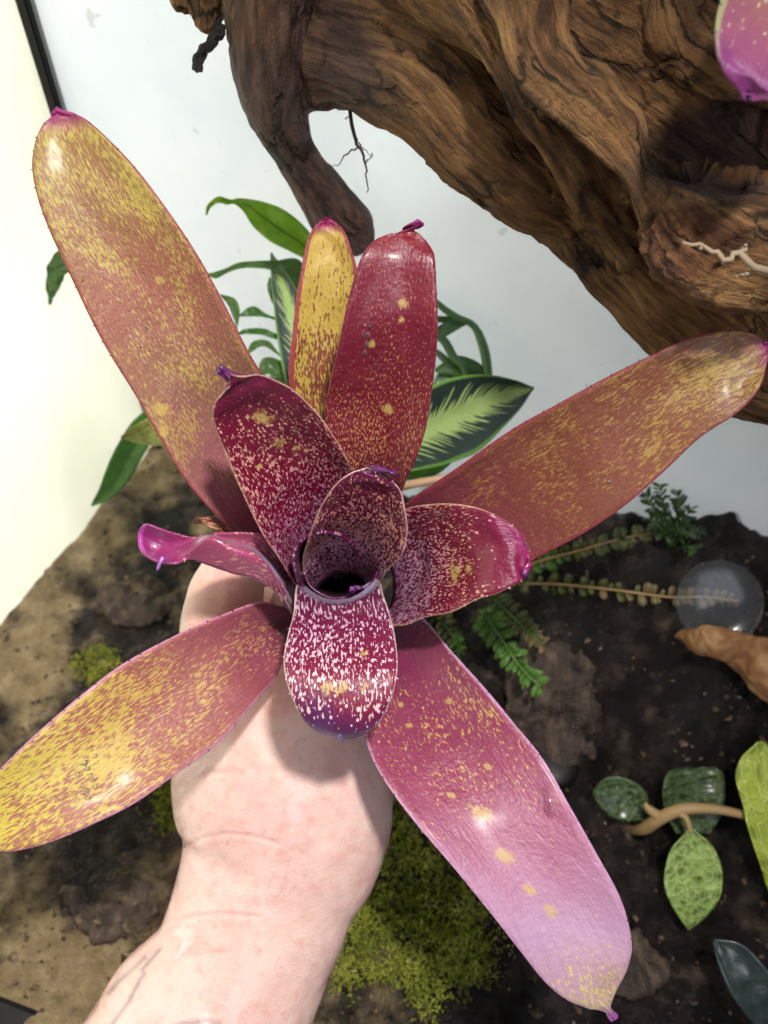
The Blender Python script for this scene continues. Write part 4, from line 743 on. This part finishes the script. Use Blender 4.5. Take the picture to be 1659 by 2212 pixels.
def creeper(name, label, pix, mats, lsize, lift=.012, step=2, spread=1.0, group=None, cat='vine', skip=.14, stem=None):
    pw = []
    for k, (u, v) in enumerate(pix):
        g = G(u, v); pw.append(g + unit(CAMP-g)*lift)
    base = G(*pix[0]); root = empty(name, base, label, cat, group)
    C = cr(np.array([base-np.array((0, 0, .004))]+pw), 60); V, Fc = ring_tube(C, np.linspace(.0011, .0006, 60), seg=6); link('stem', pymesh('stem', V, Fc), stem or STEMT, root)
    T = unit(np.gradient(C, axis=0)); ms = [small_leaf_mesh(m_, .62 if cat == 'vine' else .42) for m_ in mats]
    for i in range(4, 60, step):
        vw = unit(CAMP-C[i]); sd = np.cross(T[i], vw)
        for sg in (-1, 1):
            if random.random() < skip: continue
            f = i/60; k = min(int(f*len(ms)+random.uniform(-.4, .4)), len(ms)-1); k = max(k, 0)
            place(ms[k], 'leaf', root, C[i]+T[i]*random.gauss(0, .0012), sd*sg*spread+T[i]*random.uniform(.2, .7)+vw*random.uniform(-.1, .5), vw+np.random.normal(0, .3, 3), lsize*random.uniform(.7, 1.2)*(1-.45*f))
    return root
creeper('creeping_vine', 'small leaved creeping vine running from green to tan across the soil towards the clear disc', [(1120, 1262), (1200, 1262), (1290, 1270), (1370, 1280), (1450, 1290), (1530, 1290), (1600, 1300)], [OLIV, OLIV, TANL, TANL], .0046, step=2)
creeper('creeping_vine', 'small leaved green creeping vine reaching under the long right bromeliad leaf', [(1130, 1225), (1190, 1205), (1250, 1190), (1310, 1172), (1370, 1158), (1430, 1150)], [BRIT, OLIV, OLIV], .0050, step=2)
creeper('fern_frond', 'bright green fern frond with two rows of rounded leaflets, below the short right bromeliad leaf', [(1040, 1322), (1062, 1350), (1088, 1388), (1112, 1425), (1140, 1458), (1168, 1484)], [BRIT, BRIT], .0058, lift=.045, step=2, cat='fern', skip=0, stem=STEMG)
creeper('fern_frond', 'dull olive fern frond fading to brown at its tip, beside the bright frond', [(1060, 1290), (1085, 1312), (1110, 1335), (1135, 1358), (1158, 1380), (1172, 1392)], [OLIV, OLIV, TANL], .0052, lift=.034, step=2, cat='fern', skip=0, stem=STEMG)
creeper('fern_frond', 'shaded green fern frond half hidden under the short right bromeliad leaf', [(950, 1340), (975, 1370), (990, 1400), (985, 1440)], [OLIV, BRIT], .005, lift=.01, step=3, cat='fern', skip=.05, stem=STEMG)
# 9 lacy grey-green plant by the back panel
b8 = G(1450, 1190); lp = empty('lacy_plant', b8, 'soft grey green lobed plant on the soil mound beneath the long right bromeliad leaf', 'plant')
lm = [small_leaf_mesh(LACY, .28), small_leaf_mesh(FERN, .26)]
d8 = float(proj(G(1450, 1160))[2])
for (u, v) in ((1395, 1065), (1425, 1048), (1462, 1062), (1492, 1100), (1512, 1150), (1508, 1205), (1405, 1120), (1440, 1100), (1475, 1140)):
    C = cr([P(1450, 1190, d8-.006), P((u+1450)/2+random.uniform(-14, 14), (v+1190)/2-16, d8-.03), P(u, v, d8-.026)], 22)
    for i in range(5, 22):
        if random.random() < .12: continue
        tg = unit(C[min(i+1, 21)]-C[i-1]); vw = unit(CAMP-C[i]); sd = np.cross(tg, vw)
        for sg in (-1, 1): place(lm[random.random() < .35], 'leaf', lp, C[i], sd*sg+tg*random.uniform(.3, 1.)+np.random.normal(0, .25, 3), vw+np.random.normal(0, .4, 3), random.uniform(.0022, .0042)*(1.15-.5*i/22))
    V, Fc = ring_tube(C, np.linspace(.0007, .0003, 22), seg=5); link('stem', pymesh('stem', V, Fc), STEMG, lp)


# ------------------------------------------------------------------ moss, crumbs, bits on the ground
from functools import reduce
def inpoly(x, y, poly):
    r = False; j = len(poly)-1
    for i in range(len(poly)):
        if (poly[i][1] > y) != (poly[j][1] > y) and x < (poly[j][0]-poly[i][0])*(y-poly[i][1])/(poly[j][1]-poly[i][1])+poly[i][0]: r = not r
        j = i
    return r
am = M('moss_green'); nn = am.noise(am.pos(), 70, 3); am.color(am.ramp(nn, [(.25, lin(104, 116, 34)), (.5, lin(160, 168, 58)), (.75, lin(206, 202, 96))])); am.set_b(Roughness=.6)
tr = am.n('ShaderNodeBsdfTranslucent', None, {0: am.b.inputs['Base Color'].links[0].from_socket}); mx = am.n('ShaderNodeMixShader', None, {0: .3, 1: am.b.outputs[0], 2: tr.outputs[0]}); am.nt.links.new(mx.outputs[0], am.out.inputs['Surface'])
def moss(name, label, poly, n, h=.007):
    us = [q[0] for q in poly]; vs = [q[1] for q in poly]; V, Fc = [], []; k = 0
    cu, cv_ = sum(us)/len(us), sum(vs)/len(vs)
    while k < n:
        u, v = random.uniform(min(us)-25, max(us)+25), random.uniform(min(vs)-25, max(vs)+25)
        ins = inpoly(u, v, poly)
        if not ins and not (random.random() < .25 and inpoly(cu+(u-cu)*.86, cv_+(v-cv_)*.86, poly)): continue
        cl = mnoise.noise(Vector((u*.03, v*.03, 2.)))
        if cl < -.32 and random.random() < .8: k += .3; continue
        k += 1
        g = G(u, v); hh = h*random.uniform(.5, 1.2)*(1+.6*cl); ln = np.array((random.gauss(0, .55), random.gauss(0, .55), 1.0)); top = g+ln*hh
        for q in range(5):
            f = .25+.75*q/4; c = g+(top-g)*f; dr = unit(np.random.normal(0, 1, 3)+np.array((0, 0, .5)))*random.uniform(.0012, .0026); sd = unit(np.random.normal(0, 1, 3))*.0005; i = len(V)
            V += [c-sd, c+sd, c+dr]; Fc.append((i, i+1, i+2))
        i = len(V); sd = unit(np.random.normal(0, 1, 3))*.0003; V += [g-sd-np.array((0, 0, .002)), g+sd-np.array((0, 0, .002)), top]; Fc.append((i, i+1, i+2))
    o = link(name, pymesh(name, V, Fc), am.m, None, False); o['kind'] = 'stuff'; tag(o, label, 'moss'); return o
moss('moss', 'yellow green moss patch on the soil between the wrist and the long lower right bromeliad leaf', [(845, 1735), (910, 1800), (960, 1860), (1030, 1950), (1070, 2030), (1050, 2110), (960, 2130), (920, 2200), (870, 2120), (730, 2130), (735, 2050), (770, 1950), (820, 1850)], 4200)
moss('moss', 'small moss tuft on the soil above the long lower left bromeliad leaf', [(180, 1410), (230, 1400), (260, 1430), (230, 1470), (180, 1480), (155, 1450)], 420, .006)
moss('moss', 'small moss tuft beside the hand, under the long lower left bromeliad leaf', [(330, 1690), (385, 1680), (390, 1780), (355, 1800), (340, 1750)], 420, .006)
V, Fc = [], []
for k in range(6000):
    s, t = random.uniform(.006, .75), random.uniform(.006, .375); x, y = tank(s, t)
    if mnoise.noise(Vector((x*22, y*22, 9.))) < random.uniform(-.6, .25): continue
    g = np.array((x, y, gheight(x, y))); big = random.random() < .03; r = random.uniform(.002, .004) if big else abs(random.gauss(0, 1))*.0009+.0004; i = len(V)
    a0 = unit(np.array((random.gauss(0, 1), random.gauss(0, 1), random.gauss(0, .3)))); a2 = unit(np.array((random.gauss(0, .35), random.gauss(0, .35), 1))); a1 = np.cross(a0, a2); h = .22 if big else .7
    jt = [random.uniform(.6, 1.3) for _ in range(4)]
    V += [g+a0*r*1.5*jt[0], g-a0*r*1.5*jt[1], g+a1*r*jt[2], g-a1*r*jt[3], g+a2*r*h, g-a2*r*h]
    Fc += [(i, i+2, i+4), (i+2, i+1, i+4), (i+1, i+3, i+4), (i+3, i, i+4), (i+2, i, i+5), (i+1, i+2, i+5), (i+3, i+1, i+5), (i, i+3, i+5)]
am2 = M('soil_crumb'); nn = am2.noise(am2.pos(), 150, 2); am2.color(am2.ramp(nn, [(.3, lin(34, 26, 22)), (.5, lin(78, 60, 46)), (.72, lin(132, 108, 80))])); am2.set_b(Roughness=.4)
co = link('soil_crumbs', pymesh('soil_crumbs', V, Fc), am2.m, None, False); co['kind'] = 'stuff'; tag(co, 'scattered brown soil crumbs and bark bits on the ground', 'soil')

def rough_lump(name, parts, mat, vox, amp, freq, label, cat, parent=None, knots=()):
    me = remeshed(parts, vox, 6); V = mverts(me); N = mnormals(me); d = np.zeros(len(V)); cav = np.zeros(len(V))
    ku, kv, kd = proj(V)
    for i in range(len(V)):
        p = V[i]; d[i] = amp*(mnoise.fractal(Vector(p*freq), 1., 2., 4)); cav[i] = max(0, -d[i]/amp)
    for (u, v, r, dp) in knots: k = np.exp(-(((ku-u)/r)**2+((kv-v)/r)**2)); d -= dp*k; cav += k
    setverts(me, V+N*d[:, None]); vattr(me, 'grain', V*np.array((1, 1, .35))); fattr(me, 'tone', np.zeros(len(V))+.0); fattr(me, 'cav', np.clip(cav, 0, 1.3)); fattr(me, 'rot', np.zeros(len(V)))
    o = link(name, me, mat); tag(o, label, cat); return o
d9 = lambda u, v: float(proj(G(u, v))[2])
tw_ = outline_tube([(1450, 1366, 1455, 1384, d9(1450, 1400)-.012), (1495, 1356, 1488, 1404, d9(1500, 1400)-.014), (1560, 1358, 1545, 1428, d9(1560, 1430)-.018), (1625, 1366, 1600, 1458, d9(1620, 1450)-.022), (1700, 1380, 1655, 1515, d9(1700, 1500)-.02), (1790, 1400, 1740, 1590, d9(1780, 1560)-.01), (1860, 1440, 1800, 1640, d9(1850, 1600)+.006)], n=40, ratio=.75)
at = M('tan_wood'); p = at.pos(); n1 = at.noise(at.vmul(p, (60, 60, 160)), 1., 5, .65); at.color(at.ramp(n1, [(.25, lin(96, 62, 36)), (.5, lin(160, 112, 70)), (.7, lin(202, 160, 112))])); at.set_b(Roughness=.75); at.set(at.b.inputs['Normal'], at.bump(n1, .6, .003))
rough_lump('wood_piece', [tw_], at.m, .0016, .003, 60, 'smooth tan piece of wood with pointed end on the dark soil', 'wood')
def barkmat():
    a = M('grey_bark'); p = a.pos(); cv = a.attr('cav').outputs['Fac']; n1 = a.noise(a.vmul(p, (170, 60, 60)), 1., 5, .65, .5); n2 = a.noise(p, 500, 3)
    c = a.ramp(n1, [(.25, lin(30, 23, 19)), (.5, lin(68, 53, 43)), (.72, lin(112, 92, 76))]); c = a.mix(a.math('MULTIPLY', a.step(cv, .2, 1.), .8), c, lin(20, 16, 15)); a.color(c); a.set_b(Roughness=.6); a.set(a.b.inputs['Normal'], a.bump(a.math('ADD', n1, n2), .7, .003)); return a.m
gb = barkmat()
dA, dB = d9(1200, 1640)+.010, d9(1200, 1400)+.012
bk = outline_tube([(1165, 1360, 1245, 1358, dB+.004), (1120, 1400, 1300, 1395, dB-.008), (1095, 1470, 1325, 1460, dB-.018), (1085, 1550, 1322, 1540, (dA+dB)/2-.014), (1090, 1640, 1318, 1630, dA-.006), (1110, 1710, 1290, 1700, dA+.01)], n=40, ratio=.26)
rough_lump('bark_piece', [bk], gb, .0018, .009, 34, 'grey brown curved bark piece with a dark knot hole, lying on the soil', 'bark', knots=[(1248, 1440, 15, .008), (1200, 1500, 9, .002)])
for (u, v, r, nm) in [(300, 1300, 60, 'flat dark bark slab on the tan sand beside the cream side panel'), (1330, 2080, 70, 'low dark bark slab by the tip of the long lower right bromeliad leaf'), (240, 1960, 70, 'flat brown bark slab on the soil beside the forearm')]:
    g = G(u, v); rr = r*float(proj(g)[2])/F
    rough_lump('bark_slab', [blob(g, (rr*1.6, rr, .004))], gb, .0016, .0055, 75, nm, 'bark')
# round black cap half sunk by the bark
g = G(1190, 1650); rc = .0165; V, Fc = [], []; prof = [(0, .006), (.6, .0055), (.9, .004), (1.0, .0015), (1.0, -.004)]
V.append(g+np.array((0, 0, prof[0][1]+.004)))
for (a_, z) in prof[1:]:
    for k in range(28): th = 2*math.pi*k/28; V.append(g+np.array((rc*a_*math.cos(th), rc*a_*math.sin(th), z+.004)))
for k in range(28): Fc.append((0, 1+k, 1+(k+1) % 28))
for i in range(len(prof)-2):
    for k in range(28): Fc.append((1+i*28+k, 1+(i+1)*28+k, 1+(i+1)*28+(k+1) % 28, 1+i*28+(k+1) % 28))
Fc.append(tuple(1+(len(prof)-2)*28+k for k in range(27, -1, -1)))
tag(link('round_cap', pymesh('round_cap', V, Fc), plain('black_rubber', (20, 17, 16), .45)), 'round black cap sunk in the soil below the grey bark piece', 'cap')
# clear disc
ag = M('clear_plastic'); ag.color((.92, .96, 1, 1)); ag.set_b(Roughness=.15, Transmission_Weight=.9, IOR=1.4, Coat_Weight=.6); t_ = ag.n('ShaderNodeBsdfTransparent', None, {0: (.93, .95, .97, 1)}); m2 = ag.n('ShaderNodeMixShader', None, {0: .3, 1: t_.outputs[0], 2: ag.b.outputs[0]}); ag.nt.links.new(m2.outputs[0], ag.out.inputs['Surface'])
g = G(1545, 1310)+np.array((-.004, -.006, .014)); nz = unit(np.array((-.15, -.55, .8))); ax = unit(np.cross(nz, (0, 0, 1))); ay = np.cross(nz, ax); V, Fc = [], []; R_ = .0235
prof = [(0, .0), (.5, .0008), (.85, .0016), (.97, .003), (1.0, .0038), (1.0, .0026), (.95, .0012), (.83, .0003), (.5, -.0005), (0, -.0012)]
for (a_, z) in prof:
    for k in range(36): th = 2*math.pi*k/36; V.append(g+(ax*math.cos(th)+ay*math.sin(th))*R_*max(a_, .01)+nz*z)
for i in range(len(prof)-1):
    for k in range(36): Fc.append((i*36+k, (i+1)*36+k, (i+1)*36+(k+1) % 36, i*36+(k+1) % 36))
Fc.append(tuple(range(35, -1, -1))[::-1]); Fc.append(tuple((len(prof)-1)*36+k for k in range(36))[::-1])
tag(link('clear_disc', pymesh('clear_disc', V, Fc), ag.m), 'clear shallow plastic disc lying tilted on the dark soil above the tan wood', 'disc')
# dried root tuft on the back panel, mostly behind the long leaf
g = P(352, 440, .50); dt = rootlets('dried_root_tuft', [[(330, 405, .585, .002), (345, 425, .585, .003), (352, 450, .585, .003), (360, 500, .585, .0035)], [(352, 470, .585, .0016), (366, 445, .584, .001), (376, 408, .584, .0004)], [(358, 480, .585, .0014), (372, 450, .584, .001), (381, 418, .583, .0004)], [(345, 425, .585, .001), (332, 412, .584, .0004)], [(360, 500, .585, .0016), (372, 470, .584, .0014), (374, 440, .584, .0008)]], plain('dried_tan_root', (150, 116, 62), .8), None)
tag(dt, 'small dried tan root tuft on the white back panel, behind the long upper left leaf', 'root')

# ------------------------------------------------------------------ second bromeliad on the log, only a leaf tip in view
b9 = P(1960, -260, .285); ob = empty('bromeliad', b9, 'blurred pink and white leaf tip of another bromeliad, in front of the driftwood', 'bromeliad')
spec = dict(ramp=[(0, (140, 60, 70)), (.55, (186, 180, 186)), (.72, (184, 172, 182)), (.8, (168, 96, 84)), (.9, (146, 72, 104)), (1, (120, 48, 100))], fleck=[(0, (200, 170, 120)), (1, (206, 180, 160))], thr=[(0, .55), (.8, .6), (1, .7)], tip=(120, 46, 104), tipat=.95, margin=((140, 140, 96), .88), sheen=.3, coat=.1)
leaf([(1890, -330, 1990, -180, .28), (1760, -230, 1930, -60, .245), (1640, -120, 1860, 60, .215), (1575, -30, 1790, 140, .2), (1551, 50, 1735, 190, .196), (1550, 110, 1695, 212, .196), (1562, 155, 1665, 217, .198), (1585, 190, 1640, 216, .2), (1602, 206, 1624, 215, .201)], bmat('second_bromeliad_leaf', seed=61., **spec), ob, sag=.1, tip=(1612, 217, .202), n=40)
for sg, (du, dv) in enumerate(((260, 160), (330, -120))):
    leaf([(1920, -300, 2000, -220, .285), (1960+du*.4, -260+dv*.4, 2050+du*.4, -180+dv*.4, .26), (1960+du, -290+dv, 2050+du, -180+dv, .24), (2010+du, -230+dv, 2050+du, -200+dv, .24)], bpy.data.materials['second_bromeliad_leaf'], ob, sag=.12, n=20)
tube_obj('leaf_base', [P(1955, -250, .275), P(1965, -250, .30), P(1960, -240, .32)], [.012, .012, .008], STEMT, ob)

# ------------------------------------------------------------------ water drops on the leaves
aw = M('water'); aw.color((1, 1, 1, 1)); aw.set_b(Roughness=.07, Transmission_Weight=1.0, IOR=1.33)
def drops(key, lst, label, group):
    G3, N3, UM = LEAF_INFO[key]; pu, pv, pd = proj(G3)
    for (u, v, r, el) in lst:
        k = np.unravel_index(np.argmin((pu-u)**2+(pv-v)**2), pu.shape); p = P(u, v, pd[k]); p = G3[k]; n3 = N3[k]; rr = r*pd[k]/F
        i = min(k[0]+1, len(G3)-1); tg = unit(G3[i, k[1]]-G3[i-1, k[1]]); sd = np.cross(n3, tg); V, Fc = [], []
        seg = 16; ph0 = random.random()*9
        V.append(p+n3*rr*.55)
        for f, h in ((.35, .5), (.65, .38), (.88, .18), (1.0, -.02), (.7, -.15)):
            for q in range(seg):
                th = 2*math.pi*q/seg; irr = 1+.18*math.sin(2*th+ph0)+.1*math.sin(3*th+ph0*2); V.append(p+(sd*math.cos(th)+tg*el*math.sin(th))*rr*f*irr+n3*rr*h)
        for q in range(seg): Fc.append((0, 1+q, 1+(q+1) % seg))
        for a_ in range(4):
            for q in range(seg): Fc.append((1+a_*seg+q, 1+(a_+1)*seg+q, 1+(a_+1)*seg+(q+1) % seg, 1+a_*seg+(q+1) % seg))
        Fc.append(tuple(1+4*seg+q for q in range(seg))[::-1])
        tag(link('water_drop', pymesh('water_drop', V, Fc), aw.m), label, 'drop', group)
drops('long_lower_right', [(1192, 1738, 20, 1.6)], 'large clear water drop near the margin of the long lower right bromeliad leaf', None)
drops('long_lower_right', [(905, 1760, 4, 1), (950, 1650, 5, 1.3), (1000, 1870, 4, 1), (1092, 1702, 6, 1.2), (870, 1700, 5, 1), (895, 1830, 4, 1)], 'tiny clear water drop on the long lower right bromeliad leaf', 'drops on the lower right leaf')
rng = np.random.RandomState(3)
drops('long_lower_left', [(205+rng.normal(0, 14)-(k*1.2), 1625+k*4.2+rng.normal(0, 5), rng.uniform(3, 8), rng.uniform(.8, 2.)) for k in range(26)]+[(395, 1448, 4, 1), (150, 1560, 4, 1), (240, 1490, 4, 1), (420, 1475, 3, 1)], 'tiny clear water drop on the yellow part of the long lower left bromeliad leaf', 'drops on the lower left leaf')
drops('red_upper', [(792+rng.normal(0, 5), 690+k*5+rng.normal(0, 4), rng.uniform(2.5, 6), rng.uniform(1, 2.2)) for k in range(16)]+[(815+rng.normal(0, 8), 780+k*6, 3.5, 1.5) for k in range(8)]+[(905, 605, 5, 1), (880, 570, 4, 1)], 'tiny clear water drop on the dark red upper bromeliad leaf', 'drops on the red leaf')
drops('long_upper_left', [(311, 709, 5, 1), (302, 755, 4, 1), (185, 617, 5, 1), (290, 670, 3, 1)], 'tiny clear water drop on the long upper left bromeliad leaf', 'drops on the upper left leaf')
drops('long_right', [(1140, 938, 5, 1.6), (1327, 1035, 4, 1), (1318, 1045, 5, 1), (1310, 1050, 4, 1), (1316, 1030, 3, 1), (1505, 842, 4, 1)], 'tiny clear water drop on the long right bromeliad leaf', 'drops on the right leaf')
drops('rolled_left', [(388, 1188, 5, 2), (365, 1200, 5, 1.4), (358, 1218, 4, 1), (410, 1195, 4, 1), (335, 1185, 4, 1)], 'tiny clear water drop on the rolled pink bromeliad leaf', 'drops on the rolled leaf')
drops('short_right', [(1135, 1178, 5, 1.5), (1128, 1190, 4, 1), (1100, 1155, 4, 1.6), (1103, 1168, 4, 1)], 'tiny clear water drop near the tip of the short right bromeliad leaf', 'drops on the short right leaf')
drops('front_tongue', [(742, 1518, 4, 1.6), (770, 1512, 5, 1), (704, 1518, 4, 1), (790, 1526, 4, 1)], 'tiny clear water drop near the violet tip of the front bromeliad leaf', 'drops on the front leaf')
